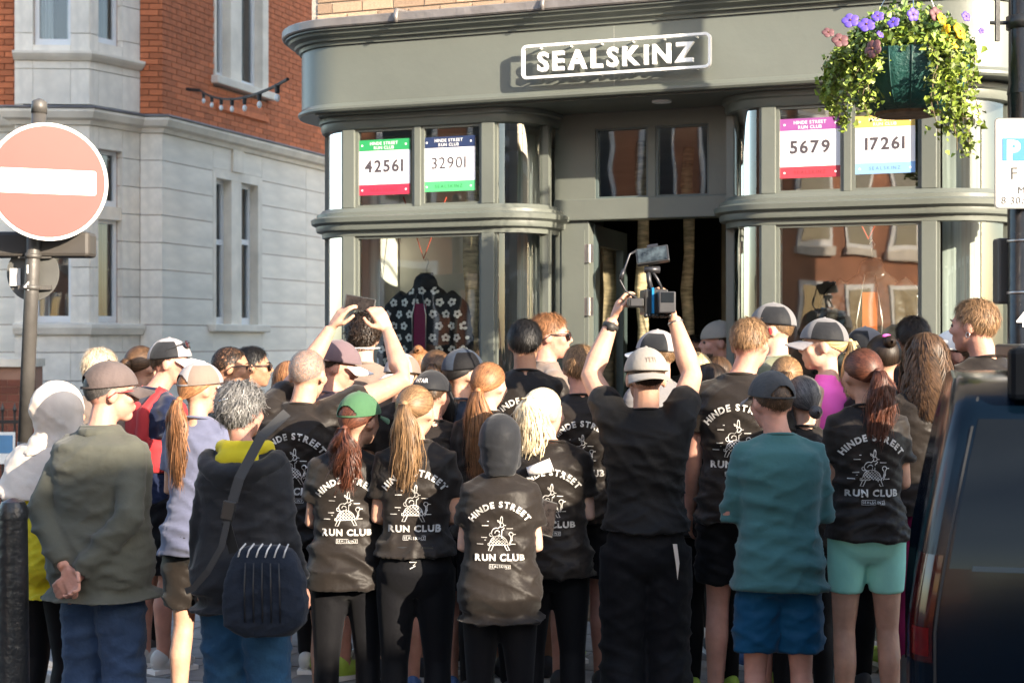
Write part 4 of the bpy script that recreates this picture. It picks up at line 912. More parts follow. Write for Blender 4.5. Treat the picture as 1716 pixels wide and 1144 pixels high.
person(100, 645, 6.85, 'person in cream hood and yellow jacket standing by the sign pole', 'f', -30, -20, bx=82, pose='front', top=dict(kind='jacket', m='yellow', hem=.80, loose=.045), bottom=LG, hood='cream', extra=hood_extra)
def bagwoman_extra(r, HM, s, V3, AJ):
    m = MB(); m.tube([V3((.10*cos(a), -.005+.085*sin(a), 1.485-.035*max(0, sin(a)))) for a in [radians(-270+k*30) for k in range(13)]], .033*s, 10); m.ell(V3((0, -.10, 1.44)), (.10*s, .045*s, .05*s)); remesh_obj(m, 'hood_lining', CL['yellow'], r, .01, 2, .005)
    m = MB(); m.tube([V3((.155*cos(a), -.03+.115*sin(a), 1.44-.06*max(0, -sin(a)))) for a in [radians(-190+k*20) for k in range(11)]], .045*s, 10); m.ell(V3((0, -.125, 1.36)), (.12*s, .05*s, .075*s)); remesh_obj(m, 'folded_hood', CL['charcoal'], r, .011, 2, .010)
    m = MB(); m.tube([HM @ Vector((-.03, -.115, .035)), HM @ Vector((0, -.128, .05)), HM @ Vector((.03, -.118, .06))], .006, 6); m.obj('hair_clip', mat('clip_metal', (.6, .6, .6), .25, metal=1.), r, True)
person(402, 640, 6.35, 'grey haired woman in black raincoat with yellow lined hood', 'f', -12, -18, bx=412, pose='down', top=dict(kind='jacket', m='charcoal', hem=.80, loose=.05), bottom=('trousers', 'jeans'), hair=dict(kind='curly', c='grey', n=3200, length=.065, lift=.11, curl=.011, wid=.003, back=140), skin='rosy', extra=bagwoman_extra, wide=1.0)
person(603, 658, 6.9, 'woman in green cap with curly auburn ponytail and club shirt', 'f', 5, -35, bx=582, pose='front', top=dict(TEE, hem=.84, loose=.03), bottom=LG, hair=dict(kind='tail', c='auburn', tail=.30, spread=.055, curl=.012, n=1700, tie=(0, -.115, -.03)), cap=dict(col='green', brim='green'), skin='fair')
def belt_extra(r, HM, s, V3, AJ):
    m = MB(); m.loft([ring(z*s, 0, -.01*s, (.171+d)*s, (.125+d)*s) for z, d in ((1.0, .0), (1.003, .006), (1.034, .006), (1.037, .0))]); b = m.obj('belt', mat('webbing', (.015, .015, .016), .6), r, True); MB().box(V3((.06, -.14, 1.018)), (.05, .012, .036)).obj('buckle', mat('black_plastic', (.02, .02, .02), .35), b)
    m = MB(); V, f = strip2d([(-.02, .012), (.012, .012), (-.004, -.004), (.008, -.004), (-.018, -.018)], .004); m.add([V3((x, -.145, .955+z)) for x, z in V], f); m.obj('small_logo', printm, b)
person(697, 645, 6.8, 'woman with long light brown ponytail, club shirt and black running belt', 'f', 0, -20, pose='front', top=dict(TEE, hem=.98, ps=1.0), bottom=LG, hair=dict(kind='tail', c='light', tail=.37, spread=.05, curl=.004, n=1700), skin='fair', wide=1.04, extra=belt_extra)
person(838, 697, 6.5, 'person in club shirt with black hood up holding a phone', 'f', 0, 0, top=dict(TEE, hem=.80, loose=.035), bottom=LG, hood='charcoal', skin='pale', pose='front', wide=1.02)
person(912, 650, 7.05, 'woman with platinum blonde ponytail and club shirt raising a paper cup', 'f', -5, -40, bx=925, pose='front', top=dict(TEE, hem=.86, loose=.028), bottom=LG, hair=dict(kind='tail', c='platinum', tail=.24, spread=.06, curl=.005, n=2200, tie=(0, -.10, .07), wid=.004), skin='pale', wide=1.04,
       arms={-1: ((-.20, .02, 1.15), (-.07, -.02, 1.42))}, hands={-1: ((.1, .1, 1), (0, 1, 0), .8)})
def cam_extra(r, HM, s, V3, AJ):
    w = AJ[-1][2]; e = AJ[-1][1]; p = w.lerp(e, .12); d = (w-e).normalized(); m = MB(); m.tube([p-d*.012, p+d*.012], .038, 14); m.box(p+Vector((0, -.036, 0)), (.036, .012, .04)); m.obj('watch', mat('black_rubber', (.02, .02, .02), .6), r, True)
    w = AJ[1][2]; e = AJ[1][1]; p = w.lerp(e, .08); d = (w-e).normalized(); MB().tube([p-d*.004, p+d*.004], .036, 14).obj('bracelet', steel, r, True)
    MB().add([V3((.10, -.152, .95)), V3((.118, -.150, .95)), V3((.128, -.150, .87)), V3((.120, -.150, .80)), V3((.112, -.152, .87))], [(0, 1, 2, 3, 4)]).obj('reflective_piping', CL['cream'], r)
person(1082, 582, 6.9, 'cameraman in backward beige cap holding a video camera overhead', 'm', 0, 6, pose='down', top=dict(TEE_, m='jet', hem=.99, loose=.026), bottom=('trousers', 'ink'), hair=dict(kind='short', c='brown', n=900, length=.01, lift=.02), cap=dict(col='beige', brim='beige', back=True, gap=False, vis=.085, text='YETI'), skin='fair', hi=True, wide=1.0, extra=cam_extra,
       arms={-1: ((-.225, .16, 1.645), (-.125, .23, 1.885)), 1: ((.215, .16, 1.645), (.145, .23, 1.895))}, hands={-1: ((.35, .15, 1), (1, .1, -.3), .75), 1: ((-.2, .15, 1), (-1, .1, -.3), .75)})
def teal_extra(r, HM, s, V3, AJ): MB().box(V3((.02, -.137, 1.385)), (.016, .004, .011)).obj('back_tag', CL['red'], r)
person(1293, 622, 6.5, 'man in teal long sleeved top, blue shorts and dark cap with folded arms', 'm', 0, 18, bx=1305, pose='crossed', top=dict(kind='long', m='teal', hem=.85, loose=.036), bottom=('shorts', 'blue'), hair=dict(kind='short', c='brown', n=1000, length=.012, lift=.02), cap=dict(col='wash', brim='grey'), skin='rosy', extra=teal_extra, wide=.95)
person(1445, 583, 6.8, 'woman with red brown ponytail, club shirt and mint cycling shorts', 'f', 0, 12, bx=1452, pose='front', top=dict(TEE, hem=.90, loose=.022), bottom=('tight_shorts', 'mint'), hair=dict(kind='tail', c='auburn', tail=.30, spread=.05, curl=.007, n=1800, tie=(.02, -.118, .02)), skin='fair')
# -- second row
ph_r = person(515, 583, 7.4, 'balding man in club shirt holding up a phone with both hands', 'm', -8, -8, bx=505, pose='down', top=dict(TEE, hem=.86, loose=.03), bottom=BS, hair=dict(kind='buzz', c='grey', n=5000, length=.005, lift=.03, wid=.0013, back=125), skin='fair', hi=True, wide=1.0,
       arms={-1: ((-.06, .28, 1.65), (.055, .32, 1.85)), 1: ((.455, .10, 1.61), (.335, .31, 1.835))}, hands={-1: ((.55, .05, .8), (.8, .7, -.3), .55), 1: ((-.45, .05, .8), (-.6, 1, -.2), .7)})
person(820, 607, 7.5, 'woman with straight ginger hair gathered in a long ponytail', 'f', -5, -25, pose='front', top=dict(TEE_, loose=.03), bottom=LG, hair=dict(kind='tail', c='ginger', tail=.46, spread=.06, curl=.005, n=2200, tie=(0, -.11, -.02)), skin='pale')
person(972, 577, 7.7, 'ginger short haired man in club shirt beside the cameraman', 'm', 0, 0, pose='front', top=dict(TEE), bottom=BS, hair=dict(SH, c='sandy', length=.035, lift=.10), skin='rosy')
person(1257, 530, 7.2, 'tall man with cropped light brown hair and faded club shirt', 'm', -14, -15, bx=1240, pose='down', top=dict(TEE, loose=.03), bottom=BS, hair=dict(SH, c='sandy', length=.028, lift=.10, back=112), skin='rosy')
person(1190, 608, 7.6, 'woman with straight dark brown hair behind the cameraman', 'f', 10, 20, pose='front', top=dict(TEE), bottom=LG, hair=dict(kind='long', c='dark', n=1500, length=.12, spread=.01), skin='fair')
person(335, 607, 7.5, 'woman in grey and brown cap with long coppery ponytail', 'f', -20, -30, pose='front', top=dict(kind='tee', m='lilac', hem=.84), bottom=('shorts', 'black'), hair=dict(kind='tail', c='ginger', tail=.42, spread=.05, curl=.006, n=1700, tie=(0, -.115, -.045)), cap=dict(RC1), skin='fair')
def vest_extra(r, HM, s, V3, AJ):
    glasses(HM, r, 'sun', True)
    m = MB(); m.loft([ring(z*s, 0, -.008*s, rx*s, ry*s) for z, rx, ry in ((1.06, .172, .13), (1.10, .185, .14), (1.20, .188, .145), (1.24, .18, .14))]); m.ell(V3((0, -.12, 1.3)), (.09*s, .05*s, .14*s))
    for q in (-1, 1): m.tube([V3((q*.10, -.14, 1.22)), V3((q*.09, -.125, 1.38)), V3((q*.09, -.03, 1.485)), V3((q*.10, .09, 1.40)), V3((q*.12, .135, 1.2))], [.035*s]*5, 10)
    remesh_obj(m, 'running_vest', CL['red'], r, .011, 2, .004)
person(283, 567, 8.25, 'man in navy top with red running vest and white peaked cap', 'm', -48, -38, bx=262, pose='down', top=dict(kind='tee', m='navy', hem=.9, loose=.018), bottom=('longshorts', 'ink'), hair=dict(SH, c='dark', n=1200, length=.02, lift=.04), cap=dict(RC1, col2='charcoal', gap=False), skin='rosy', face=True, extra=vest_extra)
person(725, 622, 7.6, 'man in black cap with cream lettering across its back', 'm', 0, -30, pose='front', top=dict(TEE), bottom=BS, hair=dict(SH, c='brown', n=900, length=.015, lift=.03), cap=dict(col='charcoal', brim='charcoal', back=True, gap=False, vis=.0, text='NHTAIR'), skin='rosy')
person(1345, 630, 7.15, 'dark haired woman with grey streaks and low bun', 'f', 0, 10, pose='front', top=TEE_, bottom=LG, hair=dict(kind='bun', c='salt', n=1500, spread=.03, tie=(.02, -.11, -.05)), skin='fair')
person(1550, 555, 7.25, 'woman with long curly brown hair and crimson leggings beside the van', 'f', 8, 25, pose='front', top=dict(TEE_, hem=.92), bottom=('leggings', 'crimson'), hair=dict(kind='long', c='brown', n=2400, length=.28, spread=.05, curl=.016, wid=.004), skin='fair')
def ear_extra(r, HM, s, V3, AJ): MB().tube([HM @ Vector((-.086+.0, -.012+.009*cos(a), -.038+.012*sin(a))) for a in [k*pi/5 for k in range(11)]], .0022, 6).obj('earring', steel, r, True)
person(1635, 498, 7.35, 'tall sandy haired man with an earring next to the lamp post', 'm', 20, 28, bx=1650, pose='down', top=TEE_, bottom=BS, hair=dict(SH, c='sandy', n=2600, length=.035, lift=.10, curl=.002), skin='rosy', extra=ear_extra, face=True)
person(1480, 560, 7.65, 'dark haired woman with a pink hair clip in a half bun', 'f', 0, 5, pose='front', top=TEE_, bottom=LG, hair=dict(kind='bun', c='dark', n=1600, spread=.028, tie=(0, -.09, .09)), skin='fair', extra=lambda r, HM, s, V3, AJ: MB().ell(HM @ Vector((-.01, -.088, .118)), (.022, .012, .01)).obj('hair_clip', CL['pink'], r, True))
# -- third row and beyond
person(880, 533, 8.0, 'black haired man in club shirt in front of the speaker', 'm', 0, -4, pose='front', top=dict(TEE), bottom=BS, hair=dict(SH, c='black', n=2600, length=.035, lift=.09), skin='tan')
person(918, 523, 8.5, 'man in sunglasses and taupe shirt speaking to the crowd', 'm', -75, -15, pose='front', top=dict(kind='tee', m='taupe'), bottom=BS, hair=dict(SH, c='ginger', length=.035, lift=.12), skin='rosy', face=True, extra=lambda r, HM, s, V3, AJ: glasses(HM, r))
def strap_extra(r, HM, s, V3, AJ): MB().tube([HM @ Vector((.088*sin(a), -.012-.105*cos(a), -.052)) for a in [radians(-95+k*19) for k in range(11)]], .0035, 6).obj('glasses_cord', CL['white'], r, True)
person(608, 525, 8.5, 'tall man with curly brown hair and glasses cord facing the window', 'm', 0, 0, pose='front', top=dict(kind='tee', m='taupe'), bottom=BS, hair=dict(kind='curly', c='dark', n=2400, length=.04, lift=.16, curl=.010, wid=.0045), skin='pale', extra=strap_extra)
person(562, 574, 8.1, 'person in mauve hood cap with white peak', 'm', -50, -30, htilt=-12, pose='front', top=dict(kind='tee', m='mauve'), bottom=BS, hair=dict(SH, c='brown', n=800, length=.01), cap=dict(col='mauve', brim='white', gap=False, scale=1.1), skin='rosy', face=True)
person(483, 604, 8.2, 'woman with tousled golden hair beside the balding man', 'f', 0, 10, pose='front', top=TEE_, bottom=LG, hair=dict(kind='long', c='ginger', n=1500, length=.12, spread=.03, curl=.008), skin='fair')
person(385, 580, 8.6, 'man with cropped greying hair and black glasses', 'm', -60, -20, pose='down', top=TEE_, bottom=BS, hair=dict(kind='buzz', c='dark', n=2600, length=.012, lift=.06, wid=.003), skin='tan', face=True, extra=lambda r, HM, s, V3, AJ: glasses(HM, r, None))
person(421, 580, 8.95, 'dark haired man in sunglasses in front of the stone building', 'm', -60, -20, pose='down', top=TEE_, bottom=BS, hair=dict(SH, c='black', n=2000, length=.03), skin='tan', face=True, extra=lambda r, HM, s, V3, AJ: glasses(HM, r))
person(166, 584, 8.3, 'person with pale blond hair behind the olive jacket', 'm', -20, 0, pose='down', top=dict(kind='tee', m='taupe'), bottom=BS, hair=dict(SH, c='pale', n=2000, length=.05, lift=.12), skin='pale')
person(236, 579, 8.6, 'woman with streaked hair pinned up in a twist', 'f', -30, 0, pose='down', top=dict(kind='tee', m='navy'), bottom=LG, hair=dict(kind='bun', c='brown', n=1500, spread=.03, curl=.01, tie=(0, -.11, .02)), skin='fair')
person(676, 593, 8.0, 'person in pale grey cap worn backwards with white band', 'm', 5, -25, pose='front', top=TEE_, bottom=BS, hair=dict(SH, c='brown', n=800, length=.012), cap=dict(col='lightgrey', col2='taupe', brim='white', back=True, gap=False), skin='fair')
person(702, 584, 8.75, 'woman with reddish brown topknot below the floral jacket', 'f', 0, 0, pose='front', top=TEE_, bottom=LG, hair=dict(kind='bun', c='ginger', n=1200, spread=.028, tie=(0, -.05, .115)), skin='fair')
person(732, 586, 8.4, 'woman with smooth brown hair tied back below the floral jacket', 'f', 0, -10, pose='front', top=TEE_, bottom=LG, hair=dict(kind='tail', c='brown', n=1400, tail=.2), skin='fair')
person(776, 585, 7.95, 'woman in slate blue cap with long black ponytail', 'f', -15, -40, pose='front', top=dict(kind='tee', m='slate'), bottom=LG, hair=dict(kind='tail', c='black', n=1500, tail=.34, spread=.05, tie=(0, -.115, -.03)), cap=dict(col='slate', col2='ink', brim='white', gap=False), skin='fair')
person(1102, 553, 8.3, 'person in pale blue grey cap beyond the cameraman', 'm', 30, 25, pose='front', top=dict(kind='tee', m='grey'), bottom=BS, hair=dict(SH, c='light', n=800, length=.012), cap=dict(col='lightgrey', col2='charcoal', brim='white', gap=False), skin='pale')
person(1168, 590, 8.6, 'woman with fair hair and white clip near the door', 'f', 10, 0, pose='front', top=TEE_, bottom=LG, hair=dict(kind='tail', c='blond', n=1300, tail=.2), skin='fair')
person(1203, 596, 8.9, 'woman with brown hair by the door jamb', 'f', 0, 0, pose='front', top=TEE_, bottom=LG, hair=dict(kind='long', c='brown', n=1200, length=.1), skin='fair')
person(1206, 537, 9.75, 'bearded man in backward cap leaning out of the doorway', 'm', 75, 15, pose='front', top=TEE_, bottom=BS, hair=dict(SH, c='brown', n=900, length=.012), cap=dict(col='beige', brim='charcoal', back=True, gap=False), skin='rosy', face=True,
       extra=lambda r, HM, s, V3, AJ: np_obj(*beard(), HM, 'beard', hairmat('brown'), r))
person(1297, 507, 8.3, 'tall man in grey black running cap with red earbud', 'm', 55, 20, pose='front', top=dict(kind='tee', m='mudgreen'), bottom=BS, hair=dict(SH, c='light', n=700, length=.008), cap=dict(RC2, gap=False), skin='pale', face=True, extra=lambda r, HM, s, V3, AJ: MB().ell(HM @ Vector((-.092, .0, -.006)), (.012, .014, .02)).obj('earbud', CL['red'], r, True))
person(1383, 533, 7.75, 'woman in pink vest top and grey black cap with blonde ponytail', 'f', 55, 20, pose='front', top=dict(kind='vest', m='pink', hem=.9, loose=.008), bottom=LG, hair=dict(kind='tail', c='blond', n=1500, tail=.3, spread=.05, tie=(0, -.125, .02)), cap=dict(RC2, gap=False), skin='pale', face=True)
person(1318, 597, 7.75, 'woman with honey brown hair and a headband', 'f', -10, 0, pose='front', top=TEE_, bottom=LG, hair=dict(kind='tail', c='light', n=1500, tail=.25), skin='fair')
person(1450, 548, 8.3, 'person in charcoal cap below the dark jacket window', 'm', 20, 10, pose='front', top=TEE_, bottom=BS, hair=dict(SH, c='dark', n=700, length=.01), cap=dict(RC2, gap=False), skin='fair')
person(1530, 528, 8.2, 'man with short dark brown hair near the bay mullion', 'm', 0, 5, pose='front', top=TEE_, bottom=BS, hair=dict(SH, c='dark', n=2000, length=.03), skin='fair')
person(1603, 552, 7.9, 'person in white peaked cap beside the sandy haired man', 'f', 60, 20, pose='front', top=dict(kind='tee', m='grey'), bottom=LG, hair=dict(SH, c='brown', n=900, length=.02), cap=dict(col='white', brim='white', gap=False), skin='rosy', face=True)
person(1165, 512, 10.8, 'dark haired man standing in the shadow inside the doorway', 'm', 150, 10, pose='front', top=TEE_, bottom=TR, hair=dict(SH, c='black', n=1600, length=.03), skin='tan', face=True, H=1.78)
# ================================================================= THINGS
# video camera in the cameraman's hands
plast = mat('black_plastic', (.02, .02, .02), .35); metal_d = mat('dark_metal', (.05, .05, .055), .4, .2, metal=.6)
c = P(1090, 507, 7.12); vc = empty('video_camera', c, radians(4), 'black cinema camera with tilted monitor held above the crowd', 'camera')
bevel(MB().b2(-.035, .075, -.05, .10, -.055, .06).obj('camera_body', plast, vc), .008)
bevel(MB().b2(.02, .098, -.115, -.052, -.05, .048).obj('battery', metal_d, vc), .006); MB().b2(.03, .088, -.1175, -.1155, -.002, .044).obj('battery_screen', mat('dark_screen', (.01, .012, .015), .15), vc)
MB().b2(-.004, .006, -.07, .06, -.05, .066).obj('blue_clamp', mat('blue_anodised', (.02, .25, .55), .3, metal=.6), vc)
bevel(MB().b2(-.115, -.038, -.06, .04, -.022, .02).obj('side_grip', plast, vc), .008)
m = MB(); m.tube([(.02, .10, 0), (.02, .20, 0), (.02, .21, 0)], [.04, .042, .045], 18); m.obj('lens', plast, vc, radians(40))
m = MB(); m.tube([(0.0, -.02, .06), (-.01, -.02, .10), (-.014, -.02, .145)], .012, 8); m.tube([(.05, -.02, .06), (.03, -.02, .105), (.0, -.02, .15)], .007, 8); m.obj('monitor_arm', metal_d, vc, True)
m = MB(); m.tube([(-.03, -.02, .150), (.04, -.02, .150)], .016, 10); m.obj('arm_joint', metal_d, vc, True)
mo = empty('monitor', (.008, -.01, .215), 0); mo.parent = vc; mo.rotation_euler = (radians(-28), radians(-8), radians(-12))
bevel(MB().b2(-.075, .075, -.012, .012, -.042, .042).obj('monitor_case', plast, mo), .004); MB().b2(-.066, .066, -.0145, -.0125, -.036, .034).obj('monitor_screen', mat('monitor_picture', (.035, .045, .05), .12, .9, 30), mo); MB().b2(-.02, .03, -.01, .01, .042, .055).obj('monitor_bracket', metal_d, mo)
m = MB(); m.tube([(-.07, -.01, .235), (-.10, -.03, .22), (-.125, -.03, .15), (-.145, -.03, .10), (-.12, -.04, .05), (-.07, -.05, .02)], .005, 8); m.tube([(-.128, -.03, .15), (-.142, -.03, .105)], .009, 8); m.obj('cable', metal_d, vc, True)
for i in range(7): MB().ell((-.03+.018*i, -.055+.01*(i % 2), -.06), (.011, .014, .012), None, 8, 6).obj('knob', plast, vc, True)
MB().b2(-.10, -.05, -.064, -.0605, -.016, .016).obj('grip_lettering', metal_d, vc)
# phone
c = P(603, 509, 7.74); ph = empty('smartphone', c, radians(6), 'dark smartphone held up by the balding man', 'phone'); ph.rotation_euler = (radians(-8), radians(10), radians(8))
bevel(MB().b2(-.077, .077, -.004, .004, -.037, .037).obj('phone_case', plast, ph), .003); MB().b2(-.07, .07, -.0056, -.0042, -.032, .032).obj('screen', mat('phone_screen', (.02, .016, .015), .1, .6, 40), ph)
# phone and paper cup by the hooded person
c = P(917, 868, 6.62); o = empty('smartphone', c, radians(30), 'black phone held low beside the hooded person', 'phone'); o.rotation_euler = (radians(-15), radians(18), radians(25)); bevel(MB().b2(-.038, .038, -.004, .004, -.078, .078).obj('phone_case', plast, o), .003)
MB().b2(-.034, .034, -.0056, -.0042, -.072, .072).obj('screen', MATS['phone_screen'], o)
c = P(903, 786, 6.93); o = empty('paper_cup', c, 0, 'crumpled white paper cup held by the platinum blonde woman', 'cup'); m = MB(); m.tube([(-.05, 0, -.012), (.055, 0, .02)], [.022, .03], 14); m.obj('cup_wall', CL['white'], o, True); MB().tube([(.054, 0, .0195), (.058, 0, .021)], [.032, .032], 14).obj('cup_rim', CL['white'], o, True)
# shoulder bag of the woman in the raincoat
bagm = cloth('bag', (.012, .017, .028), .75, .1, .4); web = mat('webbing', (.015, .015, .016), .6)
c = P(445, 985, 6.08); bag = empty('shoulder_bag', c+Vector((0, 0, -.19)), radians(-6), 'black ribbed shoulder bag hanging on the raincoat woman', 'bag')
m = MB(); m.loft([ring(z, 0, 0, rx, ry, 28, 4) for z, rx, ry in ((0, .07, .03), (.012, .12, .055), (.05, .158, .078), (.12, .170, .085), (.22, .158, .08), (.30, .135, .07), (.345, .105, .05), (.36, .06, .03))]); remesh_obj(m, 'bag_body', bagm, bag, .0095, 3, .011)
for i in range(5): MB().tube([(-.06+.035*i, -.083, .07), (-.06+.035*i, -.092, .2), (-.058+.033*i, -.082, .30)], .0032, 6).obj('rib_seam', web, bag, True)
for i in range(6): MB().tube([(-.09+.036*i, -.074, .32), (-.083+.036*i, -.066, .348), (-.07+.034*i, -.035, .368)], .0035, 6).obj('reflective_stripe', printm, bag, True)
bz = bag.location
sp = [Vector((-.12, -.02, .33)), Vector((-.14, -.06, .45)), Vector((-.10, -.02, .62)), Vector((-.03, .05, .78)), Vector((.05, .14, .87))]
def flat_strap(pts, wd, th, name):
    m = MB(); rings = []
    for i, p in enumerate(pts):
        t = (pts[min(i+1, len(pts)-1)]-pts[max(i-1, 0)]).normalized(); a = t.cross(Vector((0, -1, 0))).normalized(); b = t.cross(a); rings.append([p+a*wd/2+b*th/2, p-a*wd/2+b*th/2, p-a*wd/2-b*th/2, p+a*wd/2-b*th/2])
    m.loft(rings); return m.obj(name, web, bag)
flat_strap(sp, .04, .005, 'shoulder_strap'); flat_strap([Vector((-.13, -.07, .47)), Vector((-.15, -.09, .36)), Vector((-.2, -.1, .27)), Vector((-.26, -.1, .20)), Vector((-.29, -.1, .19))], .025, .004, 'loose_strap')
bevel(MB().box((-.128, -.072, .50), (.05, .016, .075), Matrix.Rotation(.2, 3, 'Y')).obj('buckle', plast, bag), .004)
# ---------------------------------------------------------------- garments in the windows
def hung_jacket(px, py_top, w, sc_, m, label, flowers, lining):
    u = U(px, w); c = O+DU*u+NO*w; z = CAMH-(py_top-CY)*c.y/F
    r = empty('hanging_jacket', (c.x, c.y, z), -AL, label, 'jacket'); b = MB(); s = sc_
    b.loft([ring(zz*s, 0, 0, rx*s, ry*s) for zz, rx, ry in ((-.66, .245, .10), (-.45, .235, .10), (-.25, .225, .095), (-.10, .20, .085), (-.04, .13, .07), (.0, .075, .06))])
    for q in (-1, 1): b.tube([(q*.15*s, 0, -.07*s), (q*.235*s, .0, -.16*s), (q*.28*s, -.02*s, -.36*s), (q*.30*s, -.03*s, -.62*s)], [.06*s, .075*s, .068*s, .055*s], 14)
    b.ell((0, -.02*s, .01*s), (.085*s, .075*s, .075*s)); o = remesh_obj(b, 'jacket', m, r, .012, 2, .012)
    JACK.append((o, flowers, s))
    for q in (-1, 1): MB().tube([(q*.02*s, -.115*s, -.06*s), (q*.05*s, -.125*s, -.2*s), (q*.045*s, -.12*s, -.62*s)] if flowers else [(q*.03*s, -.115*s, -.02*s), (q*.075*s, -.125*s, -.3*s), (q*.05*s, -.125*s, -.6*s)], .0035*s, 6).obj('zip', steel, r, True)
    MB().box((0, -.108*s, -.35*s), (.085*s, .012, .45*s)).obj('lining', lining, r)
    m2 = MB(); m2.tube([(0, 0, .07*s), (0, 0, .13*s), (.015, 0, .16*s), (.0, 0, .185*s), (-.018, 0, .165*s)], .004, 6); m2.obj('hanger_hook', steel, r, True); MB().box((0, 0, .075*s), (.09*s, .02, .02)).obj('hanger', oak, r)
    return r
JACK = []
hung_jacket(715, 478, -.50, 1.02, CL['ink'], 'black jacket with white daisies hanging in the bay window', True, CL['crimson'])
hung_jacket(1462, 455, -.60, 1.05, mat('wax_jacket', (.035, .03, .026), .25, .2, 6), 'dark waxed jacket with orange collar hanging in the bay window', False, mat('orange_lining', (.55, .14, .03), .6))
finish()
def flower2d(cx, cz, r):
    V = []; f = []
    for k in range(5):
        a = 2*pi*k/5+cx*9; px_, pz_ = cx+r*.62*cos(a), cz+r*.62*sin(a); n = len(V); V += [(px_+r*.42*cos(t*pi/4), pz_+r*.42*sin(t*pi/4)) for t in range(8)]; f.append(tuple(range(n, n+8)))
    return V, f
for o, fl, s in JACK:
    if not fl: continue
    k = 0
    for i in range(-4, 5):
        for j in range(9):
            x, z = (i+.5*(j % 2))*.085*s, -.04-.078*j*s
            if abs(x) < .045*s and j > 1: continue
            V, f = flower2d(x, z, .028*s); project(o, V, f, (0, 0), CL['white'], 'daisy_print', -1, 1., .004); project(o, *flower2d(x, z, .008*s), (0, 0), CL['ink'], 'daisy_centre', -1, 1., .0055)
# ---------------------------------------------------------------- NO ENTRY SIGN on leaning pole
base = P(38, 1150, 7.9); base.z = 0
rootS = empty('road_sign', (P(40, 760, 7.9).x-.05, 7.9, 0), 0, 'round red no entry sign with white bar on leaning grey pole', 'road sign')
gal = mat('galvanised', (.085, .08, .075), .5, .3, 5, .15, 30, metal=.3)
LX = lambda z: .0925+.043*(z-2.216)            # lean
def at(z, dx=0, dy=0): return Vector((LX(z)+dx, dy, z))
MB().tube([at(.0), at(1.36)], .037, 16).obj('pole_base', blk, rootS, True); MB().tube([at(1.36), at(3.05)], .036, 16).obj('pole', gal, rootS, True)
dz = CAMH-(305-CY)*7.8/F; dc = Vector((P(80, 305, 7.8).x-rootS.location.x, -.10, dz)); RS = Matrix.Rotation(radians(24), 3, 'Z')
def disc(c, r, t, m, name, parent, R=RS, off=0.):
    a = c+R @ Vector((0, -off, 0)); return MB().tube([a, a+R @ Vector((0, -t, 0))], r, 48).obj(name, m, parent, radians(40))
rimw = mat('sign_white', (.62, .61, .6), .5, .03); redr = mat('sign_red', (.38, .038, .032), .5, .08, 3, spec=.35)
d0 = disc(dc, .297, .012, gal, 'sign_plate', rootS); disc(dc, .296, .0015, rimw, 'white_rim', d0, RS, .0125); disc(dc, .279, .0015, redr, 'red_disc', d0, RS, .0145)
pts = rrect(0, 0, .236, .062, .012, 4); MB().add([dc+RS @ Vector((x, -.0175, z)) for x, z in pts], [tuple(range(len(pts)))]).obj('white_bar', rimw, d0)
m = MB(); m.box(at(dz-.305, .02, .09), (.52, .16, .13)); bevel(m.obj('lamp_housing', mat('lamp_grey', (.045, .04, .036), .6), rootS), .02)
MB().tube([at(3.03), at(3.09), at(3.105)], [.040, .038, .01], 12).obj('pole_cap', gal, rootS, True)
bd = Vector((P(57, 458, 7.98).x-rootS.location.x, .07, CAMH-(458-CY)*7.98/F)); b0 = disc(bd, .143, .008, mat('sign_back', (.10, .10, .095), .5, .2), 'back_of_small_sign', rootS, Matrix.Rotation(radians(-10), 3, 'Z'))
for q in (-.075, .085): MB().box(bd+Vector((.02, -.03, q)), (.17, .03, .022)).obj('clamp_channel', gal, b0); MB().tube([at(bd.z+q-.012), at(bd.z+q+.012)], .042, 16).obj('clamp', gal, b0, True)
MB().box(bd+Vector((-.09, -.012, -.02)), (.055, .002, .09)).obj('sticker', mat('sticker', (.5, .5, .5), .5), b0)
for i, ch_ in enumerate('314'[1:]):
    z = bd.z+.015-i*.085; letters('pole_number', ch_, .062, Matrix(((1, 0, 0, LX(z)-.012), (0, 0, -1, -.0395), (0, 1, 0, z-.02), (0, 0, 0, 1))), rimw, rootS, .02)
# bollard
c = P(22, 1000, 6.25); bo = empty('bollard', (c.x, c.y, 0), 0, 'chipped black cast iron bollard beside the yellow jacket', 'bollard')
m = MB(); m.tube([(0, 0, 0), (0, 0, .12), (0, 0, .13), (0, 0, 1.10), (0, 0, 1.16)], [.085, .085, .07, .058, .056], 20); m.obj('shaft', mat('bollard_paint', (.016, .017, .018), .35, .5, 9, .3, 30), bo, radians(40))
m = MB(); m.tube([(0, 0, 1.155), (0, 0, 1.19), (0, 0, 1.225), (0, 0, 1.24)], [.06, .062, .045, .01], 20); m.obj('cap', MATS['bollard_paint'], bo, radians(40))
